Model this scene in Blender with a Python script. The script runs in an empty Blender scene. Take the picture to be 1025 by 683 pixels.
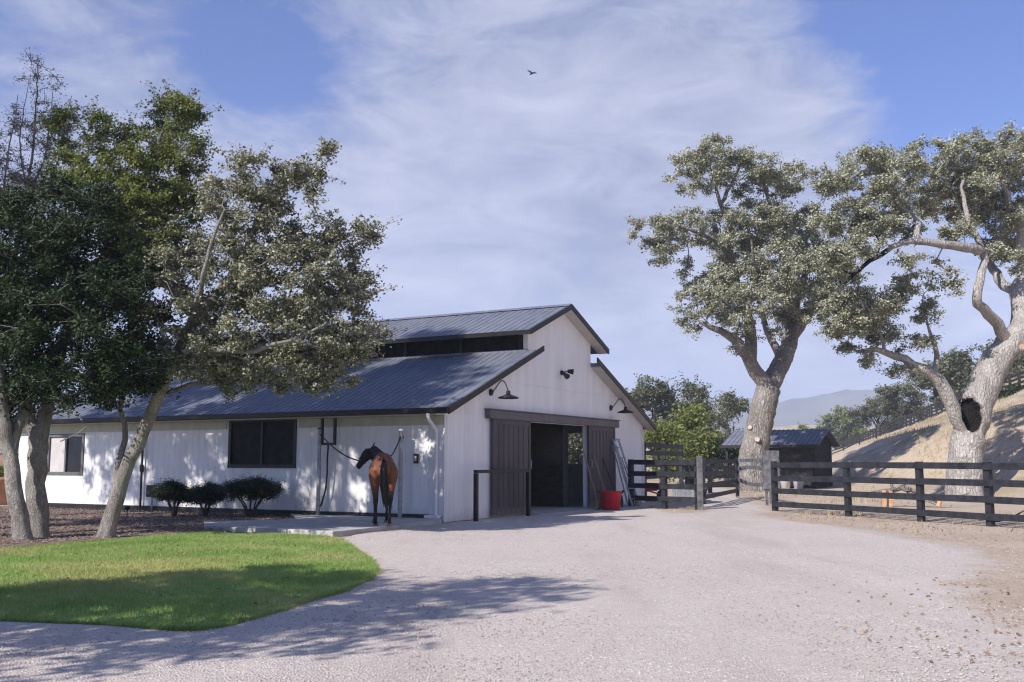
import bpy, bmesh, math, random
import numpy as np
from mathutils import Vector, Matrix, noise as mnoise
from mathutils.geometry import delaunay_2d_cdt

SC = bpy.context.scene
COL = SC.collection
PI = math.pi
random.seed(7)

# ---------------------------------------------------------------- survey
# pixel -> world helpers used only to take real distances off the photograph
FPX, EYE = 1000.0, 1.4
PITCH = math.atan((462 - 341.5) / FPX)
CP, SP = math.cos(PITCH), math.sin(PITCH)

def ray(u, v):
    x = (u - 512.5) / FPX; y = -(v - 341.5) / FPX
    return (x, CP - SP * y, SP + CP * y)

def gp(u, v, z=0.0):
    d = ray(u, v); t = (z - EYE) / d[2]
    return (d[0] * t, d[1] * t)

def at(u, v, Y):
    d = ray(u, v); t = Y / d[1]
    return np.array((d[0] * t, Y, EYE + d[2] * t))

# ---------------------------------------------------------------- object helpers
def tag(o, label=None, cat=None, group=None, kind=None):
    if label: o['label'] = label
    if cat: o['category'] = cat
    if group: o['group'] = group
    if kind: o['kind'] = kind
    return o

def empty(name, loc=(0, 0, 0), rz=0.0):
    o = bpy.data.objects.new(name, None); COL.objects.link(o)
    o.location = loc; o.rotation_euler = (0, 0, rz); o.empty_display_size = 0.2
    return o

def thing(name, label, cat, loc=(0, 0, 0), rz=0.0, group=None):
    return tag(empty(name, loc, rz), label, cat, group)

def children(o):
    return [c for c in bpy.data.objects if c.parent == o]

def copy_tree(o, parent=None):
    c = o.copy(); COL.objects.link(c); c.parent = parent
    for ch in children(o): copy_tree(ch, c)
    return c

def np_mesh(name, V, F, mat, parent=None, smooth=False, attrs=None):
    """V (n,3) array; F (m,k) array, k = 3 or 4"""
    V = np.asarray(V, np.float32); F = np.asarray(F, np.int32)
    me = bpy.data.meshes.new(name)
    n, k = F.shape
    me.vertices.add(len(V)); me.vertices.foreach_set('co', V.ravel())
    me.loops.add(n * k); me.loops.foreach_set('vertex_index', F.ravel())
    me.polygons.add(n); me.polygons.foreach_set('loop_start', np.arange(0, n * k, k, dtype=np.int32))
    if smooth: me.polygons.foreach_set('use_smooth', np.ones(n, bool))
    me.update(calc_edges=True)
    for an, arr in (attrs or {}).items():
        a = me.attributes.new(an, 'FLOAT', 'POINT'); a.data.foreach_set('value', np.asarray(arr, np.float32))
    me.materials.append(mat)
    o = bpy.data.objects.new(name, me); COL.objects.link(o); o.parent = parent
    return o

class MB:
    """collects shapes, links them as ONE mesh object"""
    def __init__(s): s.v = []; s.f = []; s.sm = []; s.mi = []
    def add(s, vs, fs, smooth=False, mi=0):
        b = len(s.v); s.v += [tuple(map(float, p)) for p in vs]
        for f in fs: s.f.append(tuple(b + i for i in f)); s.sm.append(smooth); s.mi.append(mi)
        return s
    def box(s, x0, x1, y0, y1, z0, z1, mi=0):
        vs = [(x, y, z) for z in (z0, z1) for y in (y0, y1) for x in (x0, x1)]
        return s.add(vs, [(0, 2, 3, 1), (4, 5, 7, 6), (0, 1, 5, 4), (2, 6, 7, 3), (0, 4, 6, 2), (1, 3, 7, 5)], mi=mi)
    def bar(s, p, q, w, h, up=(0, 0, 1), mi=0):
        """rectangular bar from p to q, width w across, h along up"""
        p = Vector(p); q = Vector(q); d = (q - p).normalized(); up = Vector(up)
        a = d.cross(up)
        if a.length < 1e-4: a = d.cross(Vector((1, 0, 0)))
        a.normalize(); b = a.cross(d).normalized()
        vs = []
        for c in (p, q):
            for (i, j) in ((-1, -1), (1, -1), (1, 1), (-1, 1)): vs.append(c + a * (w / 2 * i) + b * (h / 2 * j))
        return s.add(vs, [(3, 2, 1, 0), (4, 5, 6, 7), (0, 1, 5, 4), (1, 2, 6, 5), (2, 3, 7, 6), (3, 0, 4, 7)], mi=mi)
    def tube(s, pts, rad, n=8, cap=True, mi=0):
        P = [Vector(p) for p in pts]
        R = rad if hasattr(rad, '__len__') else [rad] * len(P)
        rings = []; ref = None
        for i, p in enumerate(P):
            d = (P[min(i + 1, len(P) - 1)] - P[max(i - 1, 0)])
            d = d.normalized() if d.length > 1e-9 else Vector((0, 0, 1))
            if ref is None:
                ref = Vector((1, 0, 0)) if abs(d.x) < 0.9 else Vector((0, 1, 0))
            a = (ref - d * ref.dot(d)).normalized(); ref = a; b = d.cross(a)
            rings.append([p + (a * math.cos(2 * PI * k / n) + b * math.sin(2 * PI * k / n)) * R[i] for k in range(n)])
        vs = [q for r in rings for q in r]; fs = []
        for i in range(len(P) - 1):
            for k in range(n):
                k2 = (k + 1) % n
                fs.append((i * n + k, i * n + k2, (i + 1) * n + k2, (i + 1) * n + k))
        s.add(vs, fs, True, mi)
        if cap:
            m = len(P) - 1
            s.add(rings[0], [tuple(reversed(range(n)))], mi=mi); s.add(rings[m], [tuple(range(n))], mi=mi)
        return s
    def lathe(s, prof, n=20, c=(0, 0, 0), mi=0):
        """prof: (r,z) pairs about a vertical axis through c"""
        vs = []; fs = []
        for r, z in prof:
            for k in range(n):
                a = 2 * PI * k / n; vs.append((c[0] + r * math.cos(a), c[1] + r * math.sin(a), c[2] + z))
        for i in range(len(prof) - 1):
            for k in range(n):
                k2 = (k + 1) % n; fs.append((i * n + k, i * n + k2, (i + 1) * n + k2, (i + 1) * n + k))
        return s.add(vs, fs, True, mi)
    def prism(s, poly, y0, y1, mi=0):
        """poly in (x,z), extruded along y"""
        n = len(poly)
        vs = [(x, y0, z) for x, z in poly] + [(x, y1, z) for x, z in poly]
        fs = [tuple(range(n)), tuple(reversed(range(n, 2 * n)))]
        for i in range(n):
            j = (i + 1) % n; fs.append((i, i + n, j + n, j))
        return s.add(vs, fs, mi=mi)
    def build(s, name, mat, parent=None, bevel=0.0, fix=True):
        me = bpy.data.meshes.new(name); me.from_pydata(s.v, [], s.f)
        mats = mat if isinstance(mat, (list, tuple)) else [mat]
        for m in mats: me.materials.append(m)
        me.polygons.foreach_set('use_smooth', s.sm); me.polygons.foreach_set('material_index', s.mi)
        me.update()
        if fix:
            bm = bmesh.new(); bm.from_mesh(me); bmesh.ops.recalc_face_normals(bm, faces=bm.faces); bm.to_mesh(me); bm.free()
        o = bpy.data.objects.new(name, me); COL.objects.link(o); o.parent = parent
        if bevel:
            b = o.modifiers.new('bevel', 'BEVEL'); b.width = bevel; b.segments = 2; b.limit_method = 'ANGLE'
        return o

# ---------------------------------------------------------------- materials
def nt_new(name):
    m = bpy.data.materials.new(name); m.use_nodes = True
    nt = m.node_tree; b = nt.nodes['Principled BSDF']
    return m, nt, b

def N(nt, t, **kw):
    n = nt.nodes.new(t)
    for k, v in kw.items():
        if k in n.inputs.keys(): n.inputs[k].default_value = v
        else: setattr(n, k, v)
    return n

def L(nt, a, b): nt.links.new(a, b)

def c4(c): return (c[0], c[1], c[2], 1.0)

def ramp(nt, src, stops, interp='LINEAR'):
    r = nt.nodes.new('ShaderNodeValToRGB'); r.color_ramp.interpolation = interp
    e = r.color_ramp.elements
    while len(e) < len(stops): e.new(0.5)
    for i, (p, c) in enumerate(stops): e[i].position = p; e[i].color = c4(c) if hasattr(c, '__len__') else (c, c, c, 1)
    L(nt, src, r.inputs[0]); return r.outputs[0]

def mixc(nt, f, a, b, mode='MIX'):
    m = nt.nodes.new('ShaderNodeMix'); m.data_type = 'RGBA'; m.blend_type = mode
    for s, v in ((0, f), (6, a), (7, b)):
        if hasattr(v, 'is_linked') or hasattr(v, 'links'): L(nt, v, m.inputs[s])
        else: m.inputs[s].default_value = c4(v) if hasattr(v, '__len__') else v
    return m.outputs[2]

def mth(nt, op, a, b=0.0, c=0.0, clamp=False):
    m = nt.nodes.new('ShaderNodeMath'); m.operation = op; m.use_clamp = clamp
    for i, v in enumerate((a, b, c)):
        if hasattr(v, 'links'): L(nt, v, m.inputs[i])
        else: m.inputs[i].default_value = v
    return m.outputs[0]

def texco(nt, scale=(1, 1, 1), rot=(0, 0, 0), kind='Object'):
    t = nt.nodes.new('ShaderNodeTexCoord'); mp = nt.nodes.new('ShaderNodeMapping')
    mp.inputs['Scale'].default_value = scale; mp.inputs['Rotation'].default_value = rot
    L(nt, t.outputs[kind], mp.inputs[0]); return mp.outputs[0]

def noise(nt, co, scale, detail=5, rough=0.6, dist=0.0):
    n = N(nt, 'ShaderNodeTexNoise', Scale=scale, Detail=detail, Roughness=rough, Distortion=dist)
    if co is not None: L(nt, co, n.inputs['Vector'])
    return n.outputs['Fac']

def bump(nt, h, strength, dist, b, prev=None):
    n = N(nt, 'ShaderNodeBump', Strength=strength, Distance=dist)
    L(nt, h, n.inputs['Height'])
    if prev is not None: L(nt, prev, n.inputs['Normal'])
    if b is not None: L(nt, n.outputs[0], b.inputs['Normal'])
    return n.outputs[0]

def pm(name, c1, c2, scale=4.0, rough=0.75, bmp=0.15, bscale=None, bdist=0.02, metallic=0.0, stretch=(1, 1, 1), spec=0.3, lo=0.35, hi=0.65):
    m, nt, b = nt_new(name)
    co = texco(nt, stretch)
    f = noise(nt, co, scale)
    L(nt, ramp(nt, f, [(lo, c1), (hi, c2)]), b.inputs['Base Color'])
    b.inputs['Roughness'].default_value = rough; b.inputs['Metallic'].default_value = metallic
    b.inputs['Specular IOR Level'].default_value = spec
    if bmp: bump(nt, noise(nt, co, bscale or scale * 4), bmp, bdist, b)
    return m

M = {}
def siding(name, col, dirt, pitch=0.3, axis=0, groove=0.02, rough=0.6, grooves=True):
    m, nt, b = nt_new(name)
    tc = nt.nodes.new('ShaderNodeTexCoord'); sx = nt.nodes.new('ShaderNodeSeparateXYZ'); L(nt, tc.outputs['Object'], sx.inputs[0])
    fr = mth(nt, 'FRACT', mth(nt, 'DIVIDE', sx.outputs[axis], pitch))
    d = mth(nt, 'ABSOLUTE', mth(nt, 'SUBTRACT', fr, 0.5))
    g = mth(nt, 'SMOOTH_MIN', mth(nt, 'MULTIPLY', mth(nt, 'SUBTRACT', 0.5, d), pitch / groove), 1.0, 0.2)
    co = texco(nt, (1, 1, 0.25))
    f = noise(nt, co, 2.2, 6)
    base = ramp(nt, f, [(0.3, dirt), (0.62, col)])
    # each board takes its own faint tone, grain runs with it; splash dirt near the sill
    brd = nt.nodes.new('ShaderNodeTexWhiteNoise'); brd.noise_dimensions = '1D'
    L(nt, mth(nt, 'FLOOR', mth(nt, 'DIVIDE', mth(nt, 'ADD', sx.outputs[axis], pitch * 0.5 * 0), pitch)), brd.inputs['W'])
    tone = mth(nt, 'ADD', mth(nt, 'MULTIPLY', brd.outputs[0], 0.07), 0.93)
    hs = nt.nodes.new('ShaderNodeHueSaturation'); L(nt, base, hs.inputs['Color']); L(nt, tone, hs.inputs['Value'])
    # mud splashed up from the ground, in spots of its own shape
    spl = mth(nt, 'ADD', sx.outputs[2], mth(nt, 'MULTIPLY', noise(nt, texco(nt, (1, 1, .5)), 5.0, 7, .75), 1.1))
    stain = mixc(nt, ramp(nt, spl, [(.5, .4), (.85, 0.0)]), hs.outputs[0], (.3, .25, .2))
    L(nt, stain, b.inputs['Base Color']); b.inputs['Roughness'].default_value = rough
    b.inputs['Specular IOR Level'].default_value = 0.3
    n1 = bump(nt, noise(nt, texco(nt, (30, 30, 1.5)), 1.0), 0.06, 0.01, None)
    bump(nt, g, 0.6, 0.014, b, n1)
    return m
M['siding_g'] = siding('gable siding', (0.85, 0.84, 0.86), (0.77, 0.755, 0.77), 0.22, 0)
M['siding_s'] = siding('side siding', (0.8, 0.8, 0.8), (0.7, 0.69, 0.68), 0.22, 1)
M['door'] = siding('door boards', (0.1, 0.086, 0.094), (0.075, 0.066, 0.072), 0.2, 0, 0.03)
M['white'] = pm('white trim', (0.66, 0.65, 0.65), (0.74, 0.73, 0.73), 3, 0.5, 0.05)
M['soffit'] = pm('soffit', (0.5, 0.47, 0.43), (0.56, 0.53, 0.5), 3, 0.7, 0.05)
M['eave'] = pm('greenish eave', (0.4, 0.41, 0.32), (0.48, 0.48, 0.39), 3, 0.7, 0.05)
M['black'] = pm('black paint', (0.012, 0.012, 0.014), (0.025, 0.025, 0.027), 6, 0.45, 0.08)
M['blackmetal'] = pm('black metal', (0.008, 0.008, 0.009), (0.016, 0.016, 0.018), 8, 0.35, 0.03)
M['fence'] = pm('fence paint', (0.011, 0.013, 0.018), (0.03, 0.032, 0.04), 5, 0.6, 0.25, 30, 0.01, stretch=(1, 1, 1))
M['oldwood'] = pm('weathered grey wood', (0.06, 0.06, 0.068), (0.17, 0.168, 0.175), 6, 0.8, 0.4, 25, 0.01)
M['hdr'] = pm('track cover', (0.1, 0.09, 0.1), (0.14, 0.125, 0.135), 3, 0.5, 0.05)
M['shedwood'] = pm('dark shed wood', (0.012, 0.011, 0.01), (0.035, 0.03, 0.027), 4, 0.8, 0.2)
M['inwood'] = pm('dark stall wood', (0.018, 0.013, 0.01), (0.045, 0.034, 0.027), 4, 0.7, 0.2, stretch=(1, 1, 4))
M['conc'] = pm('concrete', (0.3, 0.29, 0.28), (0.45, 0.43, 0.41), 2.5, 0.85, 0.15, 40, 0.004)
M['frame'] = pm('window frame grey', (0.1, 0.1, 0.11), (0.13, 0.13, 0.14), 5, 0.5, 0.03)
M['galv'] = pm('galvanised steel', (0.22, 0.23, 0.25), (0.36, 0.37, 0.4), 9, 0.45, 0.05, metallic=0.3)
M['alu'] = pm('ladder paint', (0.2, 0.24, 0.3), (0.34, 0.38, 0.44), 12, 0.5, 0.05)
M['red'] = pm('red plastic', (0.42, 0.012, 0.02), (0.55, 0.02, 0.03), 5, 0.45, 0.03)
M['handle'] = pm('wood handle', (0.22, 0.14, 0.08), (0.34, 0.23, 0.14), 8, 0.6, 0.1)
M['straw'] = pm('broom straw', (0.22, 0.17, 0.1), (0.36, 0.29, 0.18), 40, 0.9, 0.4, stretch=(8, 8, 1))
M['terra'] = pm('terracotta', (0.32, 0.16, 0.1), (0.42, 0.23, 0.15), 4, 0.85, 0.15)
M['brick'] = pm('brick', (0.3, 0.16, 0.12), (0.4, 0.26, 0.2), 7, 0.9, 0.3)
M['cutwood'] = pm('fresh cut wood', (0.5, 0.25, 0.11), (0.62, 0.38, 0.21), 10, 0.85, 0.2)
M['oldcut'] = pm('old saw cut', (0.42, 0.33, 0.25), (0.56, 0.46, 0.37), 8, 0.9, 0.2)
M['rope'] = pm('black rope', (0.012, 0.012, 0.014), (0.03, 0.03, 0.032), 30, 0.8, 0.2)
M['rubber'] = pm('black rubber', (0.01, 0.01, 0.01), (0.02, 0.02, 0.02), 10, 0.55, 0.05)
M['bulb'] = pm('lamp glass', (0.5, 0.5, 0.48), (0.6, 0.6, 0.58), 5, 0.3, 0)
M['pale_pane'] = pm('pale pane', (0.42, 0.4, 0.4), (0.5, 0.48, 0.47), 3, 0.8, 0.05)

def glass_dark(name, c, rough=0.08):
    m, nt, b = nt_new(name)
    b.inputs['Base Color'].default_value = c4(c); b.inputs['Roughness'].default_value = rough
    b.inputs['Specular IOR Level'].default_value = 0.5
    bump(nt, noise(nt, texco(nt), 1.5, 2), 0.08, 0.02, b)
    return m
M['glass'] = glass_dark('dark glass', (0.012, 0.014, 0.017))
M['screen'] = pm('dark mesh screen', (0.005, 0.005, 0.006), (0.02, 0.02, 0.022), 4, .6, .1, spec=.12)

def roof_mat():
    m, nt, b = nt_new('roof metal')
    co = texco(nt)
    f = noise(nt, co, 0.9, 6); f2 = noise(nt, texco(nt, (1, 6, 1)), 2.0, 4)
    base = mixc(nt, ramp(nt, f2, [(0.35, 0.0), (0.75, 1.0)]), ramp(nt, f, [(0.3, (0.075, 0.09, 0.135)), (0.7, (0.125, 0.14, 0.185))]), (0.185, 0.19, 0.21))
    L(nt, base, b.inputs['Base Color']); b.inputs['Roughness'].default_value = 0.5; b.inputs['Metallic'].default_value = 0.0
    b.inputs['Specular IOR Level'].default_value = 0.15
    bump(nt, noise(nt, co, 25), 0.06, 0.01, b)
    return m
M['roof'] = roof_mat()

def bark(name, c1, c2, c3, scale=1.0, disp=0.05):
    m, nt, b = nt_new(name)
    co = texco(nt, (1, 1, 0.4))
    f = noise(nt, co, 2.2 * scale, 8, 0.65); f2 = noise(nt, co, 14 * scale, 6, 0.7, 1.0)
    v = N(nt, 'ShaderNodeTexVoronoi', Scale=9 * scale, feature='DISTANCE_TO_EDGE'); 
    nz = N(nt, 'ShaderNodeTexNoise', Scale=6 * scale); L(nt, co, nz.inputs['Vector'])
    av = nt.nodes.new('ShaderNodeVectorMath'); av.operation = 'MULTIPLY_ADD'
    L(nt, nz.outputs['Color'], av.inputs[0]); av.inputs[1].default_value = (0.25, 0.25, 0.25); L(nt, co, av.inputs[2])
    L(nt, av.outputs[0], v.inputs['Vector'])
    base = ramp(nt, f, [(0.3, c1), (0.52, c2), (0.72, c3)])
    base = mixc(nt, ramp(nt, v.outputs['Distance'], [(0.0, .45), (0.14, 0.0)]), base, (c1[0] * .45, c1[1] * .45, c1[2] * .45))
    base = mixc(nt, ramp(nt, f2, [(0.35, 0.5), (0.6, 0.0)]), base, (c1[0] * 0.5, c1[1] * 0.5, c1[2] * 0.5))
    ha = nt.nodes.new('ShaderNodeAttribute'); ha.attribute_name = 'hollow'
    hm = ramp(nt, mth(nt, 'ADD', ha.outputs['Fac'], mth(nt, 'MULTIPLY', mth(nt, 'SUBTRACT', f2, .5), .5)), [(.42, 0.0), (.55, 1.0)])
    base = mixc(nt, hm, base, (.014, .011, .009))
    L(nt, base, b.inputs['Base Color']); b.inputs['Roughness'].default_value = 0.9; b.inputs['Specular IOR Level'].default_value = 0.15
    h = mth(nt, 'ADD', mth(nt, 'MULTIPLY', v.outputs['Distance'], 1.6), f2)
    bump(nt, h, .9, disp * 1.2, b)
    return m
M['bark_oak'] = bark('oak bark', (0.2, 0.175, 0.15), (0.35, 0.32, 0.29), (0.5, 0.47, 0.44), 0.8, 0.09)
M['bark_oak2'] = bark('pale oak bark', (0.3, 0.275, 0.25), (0.48, 0.45, 0.42), (0.62, 0.59, 0.56), 1.0, 0.06)
M['bark_grey'] = bark('grey bark', (0.2, 0.18, 0.16), (0.4, 0.37, 0.345), (0.56, 0.525, 0.495), 2.5, 0.025)
M['bark_dark'] = bark('dark bark', (0.05, 0.045, 0.04), (0.1, 0.09, 0.08), (0.16, 0.15, 0.13), 2.5, 0.02)
M['bark_twig'] = bark('pale twig bark', (0.2, 0.17, 0.155), (0.32, 0.28, 0.26), (0.42, 0.38, 0.36), 2.5, 0.01)
M['burnt'] = pm('charred hollow', (0.01, 0.009, 0.008), (0.035, 0.028, 0.024), 5, 0.95, 0.5)

def leaf_mat(name, cols, trans=0.3, rough=0.5, spec=0.35, tr_gain=1.3):
    m, nt, b = nt_new(name)
    g = nt.nodes.new('ShaderNodeNewGeometry')
    st = [(i / max(1, len(cols) - 1), c) for i, c in enumerate(cols)]
    rc = ramp(nt, g.outputs['Random Per Island'], st)
    clump = noise(nt, texco(nt), 0.8, 3)
    hs = nt.nodes.new('ShaderNodeHueSaturation')
    L(nt, rc, hs.inputs['Color']); L(nt, ramp(nt, clump, [(0.3, 0.7), (0.7, 1.25)]), hs.inputs['Value'])
    L(nt, hs.outputs[0], b.inputs['Base Color']); b.inputs['Roughness'].default_value = rough
    b.inputs['Specular IOR Level'].default_value = spec
    t = nt.nodes.new('ShaderNodeBsdfTranslucent')
    L(nt, mixc(nt, 1.0, hs.outputs[0], (tr_gain, tr_gain, tr_gain * 0.55), 'MULTIPLY'), t.inputs[0])
    mx = nt.nodes.new('ShaderNodeMixShader'); mx.inputs[0].default_value = trans
    L(nt, b.outputs[0], mx.inputs[1]); L(nt, t.outputs[0], mx.inputs[2])
    L(nt, mx.outputs[0], nt.nodes['Material Output'].inputs[0])
    return m
M['lf_oak'] = leaf_mat('oak leaves', [(0.165, 0.178, 0.11), (0.29, 0.3, 0.22), (0.44, 0.445, 0.36), (0.26, 0.26, 0.175)], 0.2)
M['lf_silver'] = leaf_mat('silvery oak leaves', [(0.09, 0.105, 0.06), (0.19, 0.205, 0.14), (0.32, 0.325, 0.255), (0.43, 0.425, 0.365), (0.2, 0.18, 0.1), (0.11, 0.125, 0.07)], 0.18, 0.55, 0.25)
M['lf_dark'] = leaf_mat('evergreen leaves', [(0.01, 0.022, 0.008), (0.02, 0.038, 0.014), (0.055, 0.085, 0.036), (0.014, 0.027, 0.01)], 0.2, 0.6, 0.2)
M['lf_olive'] = leaf_mat('olive green leaves', [(0.08, 0.11, 0.03), (0.15, 0.19, 0.05), (0.23, 0.27, 0.085), (0.12, 0.15, 0.04), (0.24, 0.24, 0.1)], 0.35)
M['lf_dry'] = leaf_mat('dry leaves', [(0.2, 0.165, 0.14), (0.3, 0.25, 0.21), (0.15, 0.15, 0.09)], 0.3)
M['lf_bright'] = leaf_mat('bright leaves', [(0.11, 0.15, 0.03), (0.17, 0.21, 0.05), (0.24, 0.27, 0.08), (0.2, 0.2, 0.07)], 0.4)
M['lf_bggreen'] = leaf_mat('far oak leaves', [(0.075, 0.085, 0.045), (0.115, 0.125, 0.07), (0.15, 0.155, 0.095)], 0.25)
M['lf_box'] = leaf_mat('boxwood leaves', [(0.01, 0.02, 0.008), (0.02, 0.038, 0.014), (0.04, 0.065, 0.022)], 0.12, 0.45, 0.4)

# ground surfaces
def dirt_col(nt, co):
    f = noise(nt, co, 0.35, 8, 0.65, 0.4); f2 = noise(nt, co, 7.0, 6, 0.7)
    a = ramp(nt, f, [(0.3, (0.36, 0.285, 0.22)), (0.5, (0.42, 0.345, 0.275)), (0.7, (0.48, 0.41, 0.34))])
    return mixc(nt, ramp(nt, f2, [(0.45, 0.0), (0.62, 0.5)]), a, (0.27, 0.2, 0.145)), f2

def ground_mat():
    m, nt, b = nt_new('dry ground')
    co = texco(nt)
    d, f2 = dirt_col(nt, co)
    g = noise(nt, texco(nt, (1, 1, 0.3)), 0.12, 7, 0.6)
    g2 = noise(nt, co, 3.0, 6, 0.75)
    grass = mixc(nt, ramp(nt, g2, [(0.35, 0.0), (0.65, 1.0)]), (0.34, 0.275, 0.195), (0.5, 0.415, 0.32))
    weeds = noise(nt, texco(nt, (1, .45, 1), (0, 0, -.2)), .22, 8, .68, .5)
    grass = mixc(nt, ramp(nt, weeds, [(.46, 0.0), (.6, .8)]), grass, (0.22, 0.19, 0.13))
    a = nt.nodes.new('ShaderNodeAttribute'); a.attribute_name = 'dry'
    f = mth(nt, 'ADD', a.outputs['Fac'], mth(nt, 'MULTIPLY', mth(nt, 'SUBTRACT', g, 0.5), 1.2), clamp=True)
    L(nt, mixc(nt, f, d, grass), b.inputs['Base Color']); b.inputs['Roughness'].default_value = 0.95
    b.inputs['Specular IOR Level'].default_value = 0.1
    bump(nt, mth(nt, 'ADD', f2, g2), 0.5, 0.06, b)
    return m
M['ground'] = ground_mat()

def gravel_mat():
    m, nt, b = nt_new('pale gravel')
    co = texco(nt)
    v = N(nt, 'ShaderNodeTexVoronoi', Scale=55.0); L(nt, co, v.inputs['Vector'])
    sv = nt.nodes.new('ShaderNodeSeparateColor'); L(nt, v.outputs['Color'], sv.inputs[0])
    st = ramp(nt, sv.outputs[0], [(0.0, (0.28, 0.25, 0.235)), (0.25, (0.42, 0.375, 0.345)), (0.7, (0.53, 0.475, 0.44)), (1.0, (0.64, 0.59, 0.555))])
    f = noise(nt, co, 0.28, 7, 0.62, 0.3)
    fine = noise(nt, co, 1.6, 7, 0.7)
    f = mth(nt, 'ADD', mth(nt, 'MULTIPLY', f, .7), mth(nt, 'MULTIPLY', noise(nt, texco(nt, (.9, .16, 1), (0, 0, .62)), .8, 6, .6), .3))
    dust = ramp(nt, f, [(0.3, (0.41, 0.355, 0.32)), (0.7, (0.54, 0.48, 0.44))])
    base = mixc(nt, ramp(nt, fine, [(0.35, 0.25), (0.65, 0.75)]), dust, st)
    # wheel-worn bands along the drive and trodden brown streaks
    tr = noise(nt, texco(nt, (0.6, 0.1, 1), (0, 0, 0.5)), 1.1, 5)
    base = mixc(nt, ramp(nt, tr, [(0.5, 0.0), (0.64, 0.45)]), base, (0.35, 0.3, 0.275))
    spots = noise(nt, co, 3.3, 3, .5)
    base = mixc(nt, ramp(nt, spots, [(0.68, 0.0), (0.74, 0.5)]), base, (0.24, 0.205, 0.185))
    d, f2 = dirt_col(nt, co)
    a = nt.nodes.new('ShaderNodeAttribute'); a.attribute_name = 'edge'
    e = mth(nt, 'ADD', a.outputs['Fac'], mth(nt, 'MULTIPLY', mth(nt, 'SUBTRACT', noise(nt, texco(nt, (1, 1.8, 1)), 0.9, 8, 0.7), 0.5), 1.5), clamp=True)
    e = ramp(nt, e, [(0.3, 0.0), (0.62, 1.0)])
    L(nt, mixc(nt, e, d, base), b.inputs['Base Color'])
    b.inputs['Roughness'].default_value = 0.95; b.inputs['Specular IOR Level'].default_value = 0.1
    n1 = bump(nt, v.outputs['Distance'], 0.7, 0.014, None)
    bump(nt, fine, 0.6, 0.05, b, n1)
    return m
M['gravel'] = gravel_mat()

def lawn_mat(name, blade=False):
    m, nt, b = nt_new(name)
    co = texco(nt)
    f = noise(nt, co, 0.55, 6, 0.6); f2 = noise(nt, co, 9.0, 5, 0.7)
    base = ramp(nt, f, [(0.3, (0.2, 0.33, 0.085)), (0.48, (0.3, 0.42, 0.13)), (0.6, (0.42, 0.46, 0.19)), (0.72, (0.55, 0.48, 0.27))])
    base = mixc(nt, ramp(nt, f2, [(0.4, 0.0), (0.7, 0.45)]), base, (0.1, 0.19, 0.04))
    # a drying patch in the middle of the lawn
    dp = nt.nodes.new('ShaderNodeVectorMath'); dp.operation = 'DISTANCE'; L(nt, texco(nt, (1, .75, 0)), dp.inputs[0]); dp.inputs[1].default_value = (-4.6, 9.6, 0)
    dd = mth(nt, 'ADD', dp.outputs['Value'], mth(nt, 'MULTIPLY', mth(nt, 'SUBTRACT', noise(nt, co, 1.4, 6, .7), .5), 3.4))
    base = mixc(nt, ramp(nt, mth(nt, 'DIVIDE', dd, 4.0), [(.05, .65), (.4, 0.0)]), base, (0.5, 0.45, 0.2))
    if blade:
        g = nt.nodes.new('ShaderNodeNewGeometry')
        base = mixc(nt, ramp(nt, g.outputs['Random Per Island'], [(0.0, 0.0), (0.85, 0.25), (1.0, 0.7)]), base, (0.22, 0.22, 0.07))
    L(nt, base, b.inputs['Base Color']); b.inputs['Roughness'].default_value = 0.75; b.inputs['Specular IOR Level'].default_value = 0.2
    if blade:
        t = nt.nodes.new('ShaderNodeBsdfTranslucent'); L(nt, base, t.inputs[0])
        mx = nt.nodes.new('ShaderNodeMixShader'); mx.inputs[0].default_value = 0.35
        L(nt, b.outputs[0], mx.inputs[1]); L(nt, t.outputs[0], mx.inputs[2]); L(nt, mx.outputs[0], nt.nodes['Material Output'].inputs[0])
    else: bump(nt, f2, 0.8, 0.03, b)
    return m
M['lawn'] = lawn_mat('lawn turf'); M['blade'] = lawn_mat('grass blades', True)
M['mulch'] = pm('bark mulch', (0.15, 0.11, 0.09), (0.28, 0.215, 0.185), 9, 0.95, 0.9, 22, 0.04, spec=0.1)
M['chip'] = leaf_mat('mulch chips', [(0.1, 0.072, 0.06), (0.2, 0.15, 0.125), (0.32, 0.255, 0.22)], 0.0, 0.9, 0.1)
M['stone'] = leaf_mat('gravel stones', [(0.27, 0.24, 0.225), (0.4, 0.36, 0.335), (0.47, 0.425, 0.395), (0.55, 0.505, 0.475)], 0.0, 0.9, 0.15)
M['litter'] = leaf_mat('fallen leaves', [(0.16, 0.1, 0.06), (0.26, 0.17, 0.1), (0.36, 0.26, 0.17)], 0.1, 0.8, 0.2)
M['mount'] = pm('far mountain', (0.07, 0.075, 0.07), (0.17, 0.155, 0.13), 0.006, 0.95, 0.0, spec=0.05)
HAZE = 4.2e-4; SKY_STR = 0.09; SUN_E = 5.0; EXPO = 0.6
SKY_TINT = (0.4, 0.6, 1.08)
CLOUD_LO = (2.2, 2.46, 3.75); CLOUD_HI = (5.2, 5.5, 6.8); CLOUD_BIAS = -.88
# (u, v, inner, outer radius, weight): where the photograph has cloud (+) and clear blue (-); the first, an unseen cloud, is added to brighten the gable
SUNGAPS = []   # openings in the crowns: sunlight reaches the trunks and the horse through these
CLOUD_BLOBS = [((1, -.35, .55), None, .5, .95, .6), (512, 230, .36, .6, .42), (560, 110, .05, .34, .28), (975, 40, .03, .26, -.5), (800, 260, .1, .32, .28), (330, 330, .1, .3, .1), (265, 60, .0, .11, -.32), (60, 70, .05, .3, .26), (800, 120, .0, .16, .1), (200, 30, .0, .12, -.12)]
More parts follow.
